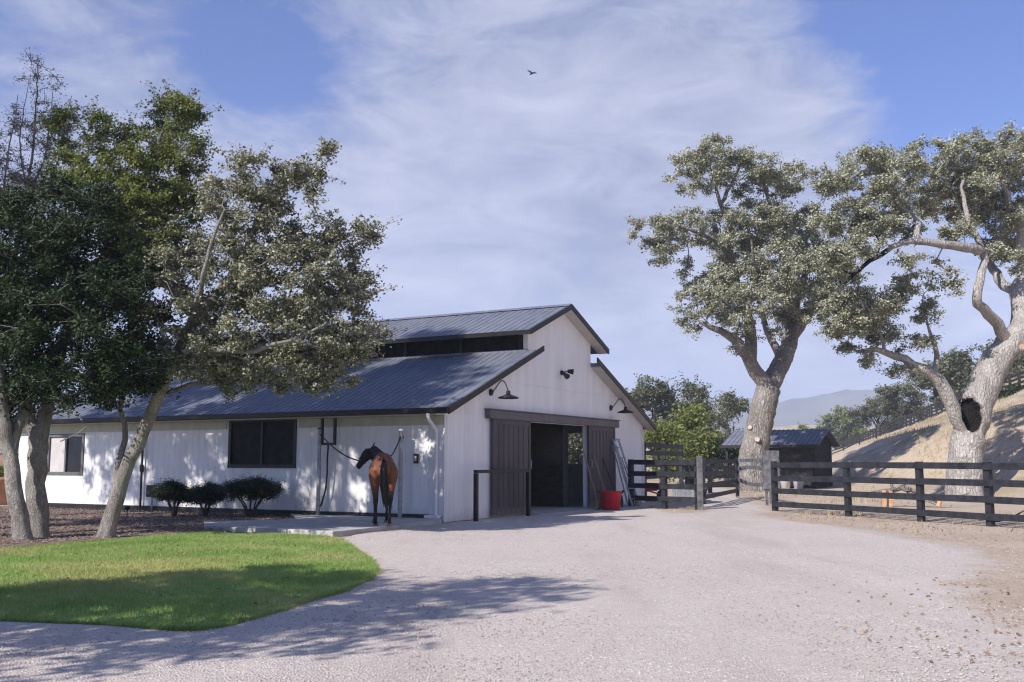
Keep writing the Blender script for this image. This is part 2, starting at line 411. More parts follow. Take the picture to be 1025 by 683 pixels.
# ---------------------------------------------------------------- terrain
ZG = -0.03
def sstep(a, b, x):
    t = np.clip((x - a) / (b - a), 0, 1); return t * t * (3 - 2 * t)

def hill_t(x, y): return (x - (14 + (y - 25) * 0.2057)) * 0.98

def terr(x, y):
    x = np.asarray(x, float); y = np.asarray(y, float)
    t = hill_t(x, y)
    k = np.interp(y, [0, 40, 79, 100, 130, 197, 260, 600], [0.45, 0.5, 0.56, 0.545, 0.455, 0.31, 0.21, 0.12])
    r = np.where(t < 0, 0, np.where(t < 5, t * t / 10, np.where(t < 19, t - 2.5, 16.5 + 4 * (1 - np.exp(-(np.maximum(t, 19) - 19) / 4)))))
    r = r + np.where(t > 0, .8 * (sstep(9.4, 10.6, t) - sstep(5.5, 14.5, t)), 0)
    z = ZG + k * r
    # nearer bank with a flat terrace on top, in front of the slope fence
    hb = np.interp(y, [10, 30, 50, 65, 75, 90, 105], [3.2, 4.2, 4.3, 3.15, 2.05, .85, 0.0]); bs = np.clip((x - 17.2) / 8.2, 0, 1)
    bank = ZG + hb * (bs * bs * (3 - 2 * bs)) ** .9
    z = np.maximum(z, bank) + .25 * np.exp(-np.abs(z - bank) / .3) * (bs > .3)
    # a low tan rise behind the paddocks
    z = z + 15 * sstep(210, 480, y) * np.exp(-((x - 120) / 160.0) ** 2)
    z = z + np.where(t > 2, 0.12 * np.sin(x * 0.7 + y * 0.31) * np.sin(y * 0.43 - x * 0.2), 0)
    return z

def axis_pts(a, b, lo, hi, fine, g=1.16):
    xs = list(np.arange(a, b + 1e-6, fine))
    s = fine; x = b
    while x < hi: s *= g; x += s; xs.append(x)
    s = fine; x = a
    while x > lo: s *= g; x -= s; xs.insert(0, x)
    return np.array(xs)

def grid_mesh(name, xs, ys, zf, mat, attrs=None):
    X, Y = np.meshgrid(xs, ys); Z = zf(X, Y)
    V = np.stack([X, Y, Z], -1).reshape(-1, 3)
    nx, ny = len(xs), len(ys)
    i = np.arange(nx * ny).reshape(ny, nx)
    F = np.stack([i[:-1, :-1], i[:-1, 1:], i[1:, 1:], i[1:, :-1]], -1).reshape(-1, 4)
    at_ = {k: f(X, Y).ravel() for k, f in (attrs or {}).items()}
    return np_mesh(name, V, F, mat, smooth=True, attrs=at_)

xs = axis_pts(-20, 90, -2600, 2600, 1.5); ys = axis_pts(-10, 240, -300, 2400, 1.6)
g = grid_mesh('ground', xs, ys, lambda X, Y: terr(X, Y), M['ground'],
              {'dry': lambda X, Y: np.clip(sstep(-0.5, 5, hill_t(X, Y)) + sstep(17, 19, X) + sstep(48, 75, Y), 0, 1)})
tag(g, 'dry tan dirt ground rising to a grassy slope', kind='structure')

# far mountains, 1.4 km off
def mount_z(X, Y):
    out = np.zeros_like(X)
    for j in range(X.shape[0]):
        for i in range(X.shape[1]):
            x, y = X[j, i], Y[j, i]
            r = 108 + 9 * math.sin(x * 0.006 - 1.0) + 30 * mnoise.fractal(Vector((x * 0.006, y * 0.006, 2.1)), 1.0, 2.0, 5)
            prof = max(0, 1 - abs(y - 1750) / 420.0)
            out[j, i] = -2 + r * (prof ** 0.9) * (0.6 + 0.4 * math.exp(-((x - 480) / 620) ** 2)) * 1.05
    return out
mo = grid_mesh('mountains', np.arange(-1900, 2300, 28.0), np.arange(1330, 2180, 24.0), mount_z, M['mount'])
tag(mo, 'hazy blue mountain ridge on the horizon', kind='structure')

# ---------------------------------------------------------------- flat sheets
def seg_dist(P, poly):
    P = np.asarray(P); A = np.asarray(poly); B = np.roll(A, -1, 0)
    d = np.full(len(P), 1e9)
    for a, b in zip(A, B):
        ab = b - a; t = np.clip(((P - a) @ ab) / (ab @ ab + 1e-12), 0, 1)
        d = np.minimum(d, np.linalg.norm(P - (a + t[:, None] * ab), axis=1))
    return d

def inside(P, poly):
    P = np.asarray(P); A = np.asarray(poly); B = np.roll(A, -1, 0)
    c = np.zeros(len(P), bool)
    for a, b in zip(A, B):
        cond = (a[1] > P[:, 1]) != (b[1] > P[:, 1])
        xi = (b[0] - a[0]) * (P[:, 1] - a[1]) / (b[1] - a[1] + 1e-12) + a[0]
        c ^= cond & (P[:, 0] < xi)
    return c

def smooth_poly(pts, step=0.3, rounds=2, wob=0.0, seed=1):
    P = [np.array(p, float) for p in pts]
    for _ in range(rounds):
        Q = []
        for a, b in zip(P, P[1:] + P[:1]): Q += [a * .75 + b * .25, a * .25 + b * .75]
        P = Q
    out = []
    for a, b in zip(P, P[1:] + P[:1]):
        n = max(1, int(np.linalg.norm(b - a) / step))
        for i in range(n): out.append(a + (b - a) * i / n)
    if wob:
        for i, p in enumerate(out):
            q = Vector((p[0] * 1.7, p[1] * 1.7, seed * 3.3)); h = Vector((p[0] * 6, p[1] * 6, seed * 5.1))
            out[i] = p + np.array([mnoise.noise(q), mnoise.noise(q + Vector((9, 4, 1)))]) * wob + np.array([mnoise.noise(h), mnoise.noise(h + Vector((3, 7, 2)))]) * wob * .5
    return np.array(out)

def sheet(name, poly, res, zfun, mat, edge=1.0, rim=None, efun=None):
    poly = np.asarray(poly)
    x0, y0 = poly.min(0); x1, y1 = poly.max(0)
    X, Y = np.meshgrid(np.arange(x0, x1, res), np.arange(y0, y1, res))
    G = np.stack([X.ravel(), Y.ravel()], -1); rs = np.random.RandomState(3)
    G = G + rs.uniform(-.2, .2, G.shape) * res
    G = G[inside(G, poly)]; G = G[seg_dist(G, poly) > res * 0.45]
    n = len(poly)
    verts = [Vector((p[0], p[1])) for p in np.vstack([poly, G])]
    vo, eo, fo, *_ = delaunay_2d_cdt(verts, [(i, (i + 1) % n) for i in range(n)], [], 1, 1e-5)
    P = np.array([(v.x, v.y) for v in vo]); d = seg_dist(P, poly)
    Z = zfun(P[:, 0], P[:, 1], d)
    V = np.column_stack([P, Z]); F = np.array([f for f in fo if len(f) == 3])
    at_ = np.clip(d / edge, 0, 1) if efun is None else efun(P, d)
    if rim is not None:
        key = {(round(p[0], 4), round(p[1], 4)): i for i, p in enumerate(P)}
        ids = [key.get((round(p[0], 4), round(p[1], 4))) for p in poly]
        if None not in ids:
            b = len(V); W = V[ids].copy(); W[:, 2] = rim; V = np.vstack([V, W]); at_ = np.append(at_, np.zeros(n))
            q = []
            for i in range(n):
                j = (i + 1) % n; q += [(ids[i], ids[j], b + j), (ids[i], b + j, b + i)]
            F = np.vstack([F, np.array(q)])
    return np_mesh(name, V, F, mat, smooth=rim is None, attrs={'edge': at_})

# barn frame: X along the gable, Y into the barn along the side wall
BC = gp(444, 523); BA = math.radians(90 - 29.05)
GX = np.array((math.cos(BA), math.sin(BA))); GY = np.array((-math.sin(BA), math.cos(BA)))
def BL(s, w, z=0.0):
    p = np.array(BC) + GX * s + GY * w; return (p[0], p[1], z)

def lump(x, y, d):
    z = np.array([mnoise.noise(Vector((a * .5, b * .5, 0))) * .012 + mnoise.noise(Vector((a * 2.2, b * 2.2, 4))) * .006 for a, b in zip(x, y)])
    return z
gravel_poly = smooth_poly([(-26, -14), (2.6, -14), gp(1010, 720), gp(1030, 660), gp(1045, 625), gp(1025, 600), gp(1050, 575), gp(1040, 556), gp(985, 544), gp(930, 534), gp(850, 525), gp(782, 517), (8.4, 30.5),
    (9.6, 40), (13, 60), (8.5, 61), (6.6, 41), (5.6, 33), gp(690, 513), gp(655, 510.5), BL(13.6, .2)[:2], BL(12, .06)[:2], BL(0.2, -.04)[:2], gp(415, 528), gp(340, 537), gp(348, 545), gp(366, 558),
    gp(374, 568), gp(366, 580), gp(330, 590), gp(240, 615), gp(170, 622), gp(60, 615), gp(-60, 606), (-26, 10)], 0.35, 2, 0.12, 2)
gv = sheet('gravel_drive', gravel_poly, 0.33, lambda x, y, d: -.028 + .03 * np.clip(np.maximum(d / .8, (x < 4.5) * 1.0), 0, 1) + lump(x, y, d), M['gravel'], 1.5, efun=lambda P, d: np.clip(np.maximum(d / 1.5, sstep(5.5, 3.5, P[:, 0]) * (.55 + .6 * np.clip(d, 0, 1))), 0, 1))
tag(gv, 'pale gravel drive', kind='structure')

lawn_poly = smooth_poly([gp(-140, 617), gp(0, 622), gp(110, 627), gp(180, 631.5), gp(216, 631), gp(262, 617), gp(310, 603), gp(350, 590), gp(374, 577), gp(377, 570), gp(366, 559), gp(350, 547), gp(338, 539),
    gp(300, 536.5), gp(205, 533.5), gp(150, 538), gp(110, 542), gp(60, 546), gp(0, 551), gp(-110, 557), (-19, 14.5), (-19, 10)], 0.12, 2, 0.05, 5)
lw = sheet('lawn', lawn_poly, 0.3, lambda x, y, d: .012 + .035 * np.clip(d / 1.5, 0, 1) + lump(x, y, d), M['lawn'], 1.0, rim=-.04)
tag(lw, 'mown green lawn', kind='structure')
far_lawn = smooth_poly([(-22, 24.5), (-14.6, 25.6), (-14.3, 28.6), (-16, 30), (-24, 31)], 0.3, 1, 0.06, 6)
lw2 = sheet('lawn', far_lawn, 0.4, lambda x, y, d: .02 + 0 * x, M['lawn'], 1.0, rim=-.04)
tag(lw2, 'strip of lawn beside the barn end', kind='structure')

mulch_poly = smooth_poly([gp(-130, 553), gp(0, 549), gp(60, 544), gp(110, 540), gp(150, 536), gp(207, 531.5), gp(330, 533), BL(-.6, 2.6)[:2], BL(-.05, 2.5)[:2], BL(-.05, 15.7)[:2], BL(-.4, 17)[:2], (-16.2, 27), (-17.5, 22)], 0.4, 1, 0.06, 8)
mu = sheet('mulch_bed', mulch_poly, 0.35, lambda x, y, d: .0 + .03 * np.clip(d / .5, 0, 1) + 1.5 * lump(x, y, d), M['mulch'], 1.0, rim=-.05)
tag(mu, 'brown bark mulch bed', kind='structure')

# concrete wash pad and kerb in front of the side wall
pad = [gp(204, 531), gp(268, 533.2), gp(333, 536.5), gp(346, 535.5), gp(400, 529.5), gp(440, 524.8), BL(-.02, .02)[:2], BL(-.02, 4.6)[:2], gp(300, 523.5), gp(204, 525.5)]
pb = MB(); n = len(pad)
pb.add([(p[0], p[1], .085) for p in pad] + [(p[0], p[1], -.06) for p in pad], [tuple(range(n))] + [(i, i + n, (i + 1) % n + n, (i + 1) % n) for i in range(n)])
po = pb.build('concrete_pad', M['conc'], bevel=.012)
tag(po, 'pale concrete wash pad along the barn wall', kind='structure')
ap = MB(); ap.prism([(3.7, -.05), (3.7, .022), (10.6, .022), (10.6, -.05)], -0.55, 0.3)
apo = ap.build('concrete_apron', M['conc'], bevel=.01); apo.location = (BC[0], BC[1], 0); apo.rotation_euler.z = BA
tag(apo, 'concrete threshold apron at the barn door', kind='structure')

# ---------------------------------------------------------------- barn
barn = thing('barn', 'white board sided horse barn with dark metal roof and raised clerestory', 'barn', (BC[0], BC[1], 0), BA)
W, LN, MID = 12.5, 15.6, 6.2
CLX0, CLX1 = 4.15, 8.25
def lowz(s): return 2.745 + .4 * (s if s < MID else 12.4 - s)
def upz(s): return 5.91 - .4 * abs(s - MID)
TH = .09
# gable wall, one outline with the doorway cut in
gw = [(0, 0), (3.98, 0), (3.98, 2.46), (7.93, 2.46), (7.93, 0), (W, 0), (W, lowz(W) - .09), (CLX1, lowz(CLX1) - .09), (CLX1, upz(CLX1) - .1), (MID, upz(MID) - .1), (CLX0, upz(CLX0) - .1), (CLX0, lowz(CLX0) - .09), (0, lowz(0) - .09)]
MB().prism(gw, 0, .14).build('wall', M['siding_g'], barn)
gw2 = [p for p in gw if not (p[0] in (3.98, 7.93))]
MB().prism(gw2, LN - .14, LN).build('wall', M['siding_g'], barn)

def holed_wall(u0, u1, z0, z1, holes, place):
    """cells of a wall left after the holes; place(mb, u0,u1,z0,z1)"""
    us = sorted({u0, u1} | {h[0] for h in holes} | {h[1] for h in holes}); zs = sorted({z0, z1} | {h[2] for h in holes} | {h[3] for h in holes})
    mb = MB()
    for i in range(len(us) - 1):
        col = []
        for j in range(len(zs) - 1):
            cu, cz = (us[i] + us[i + 1]) / 2, (zs[j] + zs[j + 1]) / 2
            if any(h[0] < cu < h[1] and h[2] < cz < h[3] for h in holes): continue
            if col and abs(col[-1][1] - zs[j]) < 1e-6: col[-1][1] = zs[j + 1]
            else: col.append([zs[j], zs[j + 1]])
        for a, b in col: place(mb, us[i], us[i + 1], a, b)
    return mb
WIN = [(12.6, 14.2, 1.02, 2.2), (4.5, 6.8, 1.25, 2.5)]
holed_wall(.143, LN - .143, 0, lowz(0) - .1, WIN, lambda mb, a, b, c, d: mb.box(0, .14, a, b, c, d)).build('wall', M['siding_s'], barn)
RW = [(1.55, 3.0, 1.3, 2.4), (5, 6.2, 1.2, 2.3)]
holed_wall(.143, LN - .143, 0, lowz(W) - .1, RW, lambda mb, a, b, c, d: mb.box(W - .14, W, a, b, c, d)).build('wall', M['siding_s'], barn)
# roofs: slab with ribs is one part each
OV = .36
def roof(name, s0, s1, zf, flip=False, rake_to=None):
    mb = MB(); a, b = (s0, s1)
    mb.prism([(a, zf(a)), (b, zf(b)), (b, zf(b) - TH), (a, zf(a) - TH)], -OV + .03, LN + OV - .03)
    y = -OV + .1
    while y < LN + OV - .1:
        mb.prism([(a, zf(a) - .01), (a, zf(a) + .01), (b, zf(b) + .01), (b, zf(b) - .01)], y, y + .03); y += .23
    return mb.build(name, M['roof'], barn)
roof('roof', -.33, CLX0 - .003, lowz); roof('roof', CLX1 + .003, 12.83, lowz)
roof('roof', 3.66, MID - .004, upz); roof('roof', MID + .004, 8.84, upz)
rc = MB(); rc.prism([(MID - .16, upz(MID - .16) + .035), (MID, upz(MID) + .05), (MID + .16, upz(MID + .16) + .035), (MID + .16, upz(MID + .16) + .03), (MID, upz(MID) + .042), (MID - .16, upz(MID - .16) + .03)], -OV + .02, LN + OV - .02)
rc.build('ridge_cap', M['roof'], barn)
# fascia boards
def rake(s0, s1, zf, y0, y1, hgt=.15):
    MB().prism([(s0, zf(s0) + .03), (s1, zf(s1) + .03), (s1, zf(s1) + .03 - hgt), (s0, zf(s0) + .03 - hgt)], y0, y1).build('fascia', M['blackmetal'], barn)
for y0, y1 in ((-OV - .012, -OV + .028), (LN + OV - .028, LN + OV + .012)):
    rake(-.36, 4.42, lowz, y0, y1); rake(7.98, 12.86, lowz, y0, y1)
    rake(3.64, MID - .003, upz, y0, y1); rake(MID + .003, 8.86, upz, y0, y1)
for x0, x1, z in ((-.365, -.332, lowz(-.33)), (12.832, 12.865, lowz(12.83))):
    MB().box(x0, x1, -OV + .03, LN + OV - .03, z - .105, z + .03).build('fascia', M['blackmetal'], barn)
for x0, x1 in ((3.635, 3.658), (8.842, 8.865)):
    MB().box(x0, x1, -OV + .03, LN + OV - .03, upz(x0) - .1, upz(x0) + .02).build('fascia', M['blackmetal'], barn)
# soffits under the gable overhangs and side eaves
def soffit(s0, s1, zf, y0, y1, m):
    MB().prism([(s0, zf(s0) - TH - .004), (s1, zf(s1) - TH - .004), (s1, zf(s1) - TH - .03), (s0, zf(s0) - TH - .03)], y0, y1).build('soffit', m, barn)
soffit(-.32, 4.1, lowz, -OV + .03, -.004, M['soffit']); soffit(8.3, 12.82, lowz, -OV + .03, -.004, M['soffit'])
soffit(3.68, MID - .03, upz, -OV + .03, -.004, M['soffit']); soffit(MID + .03, 8.83, upz, -OV + .03, -.004, M['soffit'])
MB().box(-.33, -.004, .0, LN + .3, lowz(-.33) - TH - .05, lowz(-.33) - TH - .02).build('soffit', M['eave'], barn)
for a, b in ((.02, 4.4), (6.9, LN)): MB().box(-.028, -.004, a, b, lowz(-.33) - TH - .27, lowz(-.33) - TH - .055).build('eave_band', M['eave'], barn)  # greenish grey band along the wall top, left out over the dark window
MB().box(W + .004, 12.83, .0, LN + .3, lowz(-.33) - TH - .05, lowz(-.33) - TH - .02).build('soffit', M['soffit'], barn)
# clerestory: dark band with posts
for x, sgn in ((CLX0, 1), (CLX1, -1)):
    zl, zu = lowz(CLX0) - .02, upz(CLX0) - TH
    bm_ = MB(); y = .2
    while y < LN - .3:
        bm_.box(x + sgn * .02, x + sgn * .11, y, y + .1, zl + .06, zu - .02); y += 1.92
    bm_.box(x + sgn * .015, x + sgn * .12, .15, LN - .15, zl, zl + .06)
    bm_.box(x + sgn * .015, x + sgn * .12, .15, LN - .15, zu - .03, zu + .03)
    wf = bm_.build('clerestory_window', M['black'], barn)
    MB().box(x + sgn * .14, x + sgn * .155, .15, LN - .15, zl, zu).build('pane', M['screen'], wf)
MB().box(CLX0 - .05, CLX0 + .012, .0, LN, lowz(CLX0) - .06, lowz(CLX0) + .035).build('flashing', M['roof'], barn)
# corner trim, plinth, downspout
MB().box(-.022, .11, -.022, -.002, 0, lowz(0) - .28).build('corner_trim', M['white'], barn)
MB().box(W - .11, W + .022, -.022, -.002, 0, lowz(0) - .28).build('corner_trim', M['white'], barn)
MB().box(-.03, -.002, .4, LN, -.03, .17).build('plinth', M['black'], barn)
gt = MB(); gt.prism([(-.46, 2.61), (-.46, 2.52), (-.37, 2.52), (-.37, 2.61)], -OV, LN + .3); gt.build('gutter', M['blackmetal'], barn)
ds = MB(); ds.tube([(-.42, .18, 2.5), (-.42, .18, 2.43), (-.38, .18, 2.36), (-.12, .18, 2.16), (-.06, .18, 2.05), (-.06, .18, .2), (-.1, .12, .09)], .045, 10)
ds.build('downspout', M['white'], barn)
MB().box(-.2, -.03, .05, .42, .086, .16).build('splash_block', M['white'], barn, bevel=.01)
# side windows
def side_window(y0, y1, z0, z1, kind):
    fr = MB(); t = .07
    fr.box(-.03, .06, y0 - .02, y1 + .02, z1 - t, z1 + .02).box(-.03, .06, y0 - .02, y1 + .02, z0 - .02, z0 + t)
    fr.box(-.03, .06, y0 - .02, y0 + t, z0 + t, z1 - t).box(-.03, .06, y1 - t, y1 + .02, z0 + t, z1 - t)
    m = (y0 + y1) / 2; fr.box(-.02, .055, m - .035, m + .035, z0 + t, z1 - t)
    w = fr.build('window', M['frame'] if kind == 'slider' else M['black'], barn)
    MB().box(.02, .035, y0 + t, m - .035, z0 + t, z1 - t).build('pane', M['glass'] if kind == 'slider' else M['screen'], w)
    MB().box(.022, .037, m + .035, y1 - t, z0 + t, z1 - t).build('pane', M['pale_pane'] if kind == 'slider' else M['screen'], w)  # on the slider this pane is a plain pale colour
    return w
side_window(*WIN[0], 'slider')
side_window(*WIN[1], 'screen')
MB().box(-.1, -.03, 4.4, 7.0, 2.5, 2.6).build('shade_box', M['black'], barn)
# gable seam boards (Z flashings)
MB().box(2.05, 12.4 - 2.05, -.012, -.002, 3.46, 3.475).build('flashing', M['siding_g'], barn)
MB().box(.11, 1.9, -.012, -.002, 2.555, 2.57).build('flashing', M['siding_g'], barn)
# sliding doors
def slider(s0, s1):
    mb = MB(); mb.box(s0, s1, -.105, -.06, .06, 2.5)
    d = mb.build('sliding_door', M['door'], barn)
    tr = MB()
    for a, b in ((s0, s0 + .1), (s1 - .1, s1)): tr.box(a, b, -.125, -.106, .06, 2.5)
    tr.box(s0 + .1, s1 - .1, -.123, -.106, .06, .22).box(s0 + .1, s1 - .1, -.123, -.106, 2.34, 2.5)
    x = s0 + .3
    while x < s1 - .15: tr.box(x, x + .035, -.118, -.106, .22, 2.34); x += .26
    tr.build('door_trim', M['door'], d)
    return d
d1 = slider(2.08, 4.08); d2 = slider(7.82, 9.82)
hb = MB(); hb.tube([(4.0, -.13, 1.2), (4.0, -.18, 1.22), (4.0, -.18, 1.42), (4.0, -.13, 1.44)], .015, 8); hb.build('handle', M['galv'], d1)
hb = MB(); hb.tube([(7.9, -.13, 1.2), (7.9, -.18, 1.22), (7.9, -.18, 1.42), (7.9, -.13, 1.44)], .015, 8); hb.build('handle', M['galv'], d2)
MB().prism([(1.85, 2.47), (1.85, 2.69), (10.05, 2.69), (10.05, 2.47)], -.17, -.012).build('door_track', M['hdr'], barn, bevel=.01)
MB().box(1.8, 10.1, -.2, -.014, 2.692, 2.715).build('track_cap', M['hdr'], barn)
# inside
MB().box(.15, W - .15, .31, LN - .15, -.02, .025).build('interior_floor', M['conc'], barn)
iw = MB(); iw.box(3.8, 3.9, .2, 9, .026, 2.7).box(3.9, 11, 8.9, 9.0, .026, 3.4); iw.build('stall_partition', M['inwood'], barn)
iw = MB()
iw.box(8.1, 8.2, 3.1, 8.88, .026, 2.5); iw.box(8.22, W - .16, 3.0, 3.1, .026, 2.6)
iw.box(8.1, 8.2, .9, 3.08, .026, 1.28)
iw.box(8.09, 8.21, 1.95, 3.08, 1.29, 2.5)
iw.build('stall_front', M['inwood'], barn)
MB().box(6.15, 6.24, 1.15, 1.24, .026, 2.6).build('post', M['frame'], barn); MB().box(8.06, 8.24, .78, .88, .026, 2.6).build('post', M['frame'], barn)
# side-wall stall opening seen through the doorway
fr = MB()
for a, b, c, d in ((1.5, 1.58, 1.25, 2.45), (2.97, 3.05, 1.25, 2.45), (1.58, 2.97, 1.25, 1.32), (1.58, 2.97, 2.38, 2.45)): fr.box(W - .18, W + .03, a, b, c, d)
fr.build('window_frame', M['white'], barn)

# barn lamps
def barn_lamp(label, s, z):
    t = thing('barn_lamp', label, 'lamp', BL(s, 0, z), BA, 'gooseneck lamps over the barn door'); t.scale = (.86, .86, .86)
    m = MB(); m.tube([(0, -.002, 0), (0, -.05, 0)], [.11, .09], 16); m.build('wall_plate', M['blackmetal'], t)
    pts = []
    for k in range(17):
        f = k / 16; pts.append((0, -.05 - .55 * f, .33 * math.sin(PI * f ** 1.5) ** .9 if 0 < f < 1 else 0))
    m = MB(); m.tube(pts, .017, 8); m.build('gooseneck', M['blackmetal'], t)
    m = MB(); ex, ez = pts[-1][1], pts[-1][2]
    m.lathe([(.03, .03), (.06, .02), (.065, -.07), (.12, -.1), (.22, -.135), (.3, -.165), (.305, -.2), (.29, -.2), (.28, -.17), (.1, -.11), (.03, -.1)], 24, (0, ex, ez)); m.build('lamp_shade', M['blackmetal'], t)
    m = MB(); m.lathe([(.0, -.09), (.04, -.1), (.055, -.14), (.03, -.185), (0, -.19)], 12, (0, ex, ez)); m.build('bulb', M['bulb'], t)
    return t
barn_lamp('black gooseneck lamp over the left sliding door, nearest the barn corner', 2.14, 3.14)
barn_lamp('black gooseneck lamp under the right roof slope, nearest the paddock fence', 9.75, 3.1)
sl = thing('flood_light', 'small black twin flood light high on the gable', 'lamp', BL(6.2, 0, 3.95), BA)
m = MB(); m.tube([(0, -.002, 0), (0, -.05, 0)], .07, 12); m.build('wall_plate', M['blackmetal'], sl)
for sg in (-1, 1):
    m = MB(); m.tube([(0, -.05, 0), (sg * .07, -.1, .03), (sg * .12, -.16, .06 if sg > 0 else -.05)], .018, 6)
    m.tube([(sg * .12, -.15, .05 if sg > 0 else -.04), (sg * .2, -.3, .03 if sg > 0 else -.14)], [.05, .085], 12); m.build('lamp_head', M['blackmetal'], sl)
# ---------------------------------------------------------------- fences
def fence_run(name, label, posts, hz, rails, mat, group=None, pw=.14, ph=1.44, ext=None, cap=True, zf=None, rt=.04, rh=.15, jitter=.0, side=1):
    """posts: list of (x,y); rails: heights; every post and rail a part"""
    P = [np.array(p) for p in posts]
    zf = zf or (lambda x, y: float(terr(x, y)))
    base = P[0]
    t = thing(name, label, 'fence', (base[0], base[1], 0), 0, group)
    rr = random.Random(len(posts) * 7 + int(hz * 10))
    for i, p in enumerate(P):
        d = P[min(i + 1, len(P) - 1)] - P[max(i - 1, 0)]; a = math.atan2(d[1], d[0]); z = zf(*p)
        mb = MB(); h = ph * (1 + rr.uniform(-.012, .012)); mb.box(-pw / 2, pw / 2, -pw / 2, pw / 2, -.25, h)
        o = mb.build('post', mat, t, bevel=.008); o.location = (p[0] - base[0], p[1] - base[1], z); o.rotation_euler = (rr.uniform(-.012, .012), rr.uniform(-.012, .012), a)
    for i in range(len(P) - 1):
        a, b = P[i], P[i + 1]; d = (b - a) / np.linalg.norm(b - a); nrm = np.array((-d[1], d[0])) * side
        off = -nrm * (pw / 2 + rt / 2 + .001)
        za, zb = zf(*a), zf(*b)
        for h in rails:
            j = rr.uniform(-1, 1) * jitter; j2 = rr.uniform(-1, 1) * jitter
            p = (a[0] + off[0] - base[0] - d[0] * .0, a[1] + off[1] - base[1], za + h + j); q = (b[0] + off[0] - base[0], b[1] + off[1] - base[1], zb + h + j2)
            MB().bar(p, q, rt, rh).build('rail', mat, t)
    return t

# paddock fence at the right, posts placed on its surveyed line
A = np.array(gp(776, 511)); D = np.array(gp(988, 525.5)); dr = (D - A) / np.linalg.norm(D - A)
def on_line(u):
    # crossing of the sight line at column u with the fence line
    k = (u - 512.5) / (FPX * (CP + SP * .12)); 
    s_ = (k * A[1] - A[0]) / (dr[0] - k * dr[1]); return A + dr * s_
pts = [A] + [on_line(u) for u in (847.5, 919.5, 988)]
step = np.linalg.norm(pts[3] - pts[2])
pts += [pts[3] + dr * step * (i + 1) for i in range(4)]
fence_run('rail_fence', 'black four rail paddock fence in front of the two big oaks', pts, 1.4, (.22, .58, .95, 1.33), M['fence'], ph=1.42, jitter=.012)
# corral between the barn and the gate
c0 = np.array(gp(632, 507)); c1 = np.array(gp(701, 510))
fence_run('corral_fence', 'black corral fence running from the barn corner to the grey gate post', [c0, c0 * .5 + c1 * .5, c0 * .03 + c1 * .97], 1.5, (.3, .68, 1.05, 1.4), M['fence'], ph=1.5, jitter=.01)
gpst = thing('gate_post', 'weathered grey gate post at the end of the corral fence', 'post', (c1[0], c1[1], 0))
MB().box(-.085, .085, -.085, .085, -.3, 1.56).build('post', M['oldwood'], gpst, bevel=.02)
# swung open gate leaf
ga = np.array(gp(704, 508)); gb = np.array(at(738, 480, 38.5)[:2])
gt_ = thing('open_gate', 'dark board gate standing open behind the grey post', 'gate', (ga[0], ga[1], 0))
dv = gb - ga; Lg = np.linalg.norm(dv); dv /= Lg
def gq(s, z): return (dv[0] * s, dv[1] * s, z)
for s in (.12, Lg - .1): MB().bar(gq(s, .1), gq(s, 1.5), .12, .1, up=(1, 0, 0)).build('stile', M['fence'], gt_)
for z in (.3, .66, 1.02, 1.4): MB().bar(gq(.19, z), gq(Lg - .17, z), .035, .14).build('board', M['fence'], gt_)
MB().bar((gq(.2, .3)[0] - .04, gq(.2, .3)[1], .3), (gq(Lg * .5, 1.35)[0] - .04, gq(Lg * .5, 1.35)[1], 1.35), .03, .1).build('brace', M['fence'], gt_)
# weathered bowed rails between the open gate and the fence end
w0 = np.array(at(738, 480, 39.3)[:2]); w1 = np.array(at(772, 480, 33.5)[:2])
wg = thing('bowed_gate', 'weathered grey gate with sagging bowed rails', 'gate', (w0[0], w0[1], 0))
for zz, sag in ((1.44, .0), (1.08, -.12), (.72, .14)):
    m = MB(); prev = None
    for k in range(9):
        f = k / 8; p = w0 + (w1 - w0) * f - w0; z = zz - .02 * f - sag * math.sin(PI * f)
        if prev is not None: m.bar(prev, (p[0], p[1], z), .05, .13)
        prev = (p[0], p[1], z)
    m.build('rail', M['oldwood'], wg)
q = w1 - w0
MB().box(q[0] - .06, q[0] + .06, q[1] - .06, q[1] + .06, -.03, 1.5).build('stile', M['oldwood'], wg)
MB().box(-.06, .06, -.06, .06, -.03, 1.5).build('stile', M['oldwood'], wg)
bp = at(772, 466, 32.6); bd = thing('plywood_board', 'grey weathered board standing behind the first paddock post', 'board', (bp[0], bp[1], ZG))
MB().box(-.26, .26, -.02, .02, .55, 1.78).build('panel', M['oldwood'], bd); MB().box(-.2, -.12, .021, .08, 0, 1.7).build('leg', M['oldwood'], bd); MB().box(.12, .2, .021, .08, 0, 1.7).build('leg', M['oldwood'], bd)
# taller stall run behind the corral along the barn
r0 = BL(W + .4, 1.2)[:2]; r1 = at(682, 480, 44)[:2]; r0 = np.array(at(645, 480, 38)[:2])
fence_run('stall_run', 'tall black paddock run behind the corral beside the barn', [r0, r0 * .5 + r1 * .5, r1], 2, (.4, .85, 1.3, 1.75, 2.05), M['fence'], ph=2.2, pw=.16, rh=.17)
r2 = at(738, 480, 46)[:2]
fence_run('back_fence', 'dark back fence of the corral below the bright green tree', [r1 + np.array((.3, .3)), (r1 + r2) / 2, r2], 1.4, (.35, .75, 1.15), M['fence'], ph=1.35)
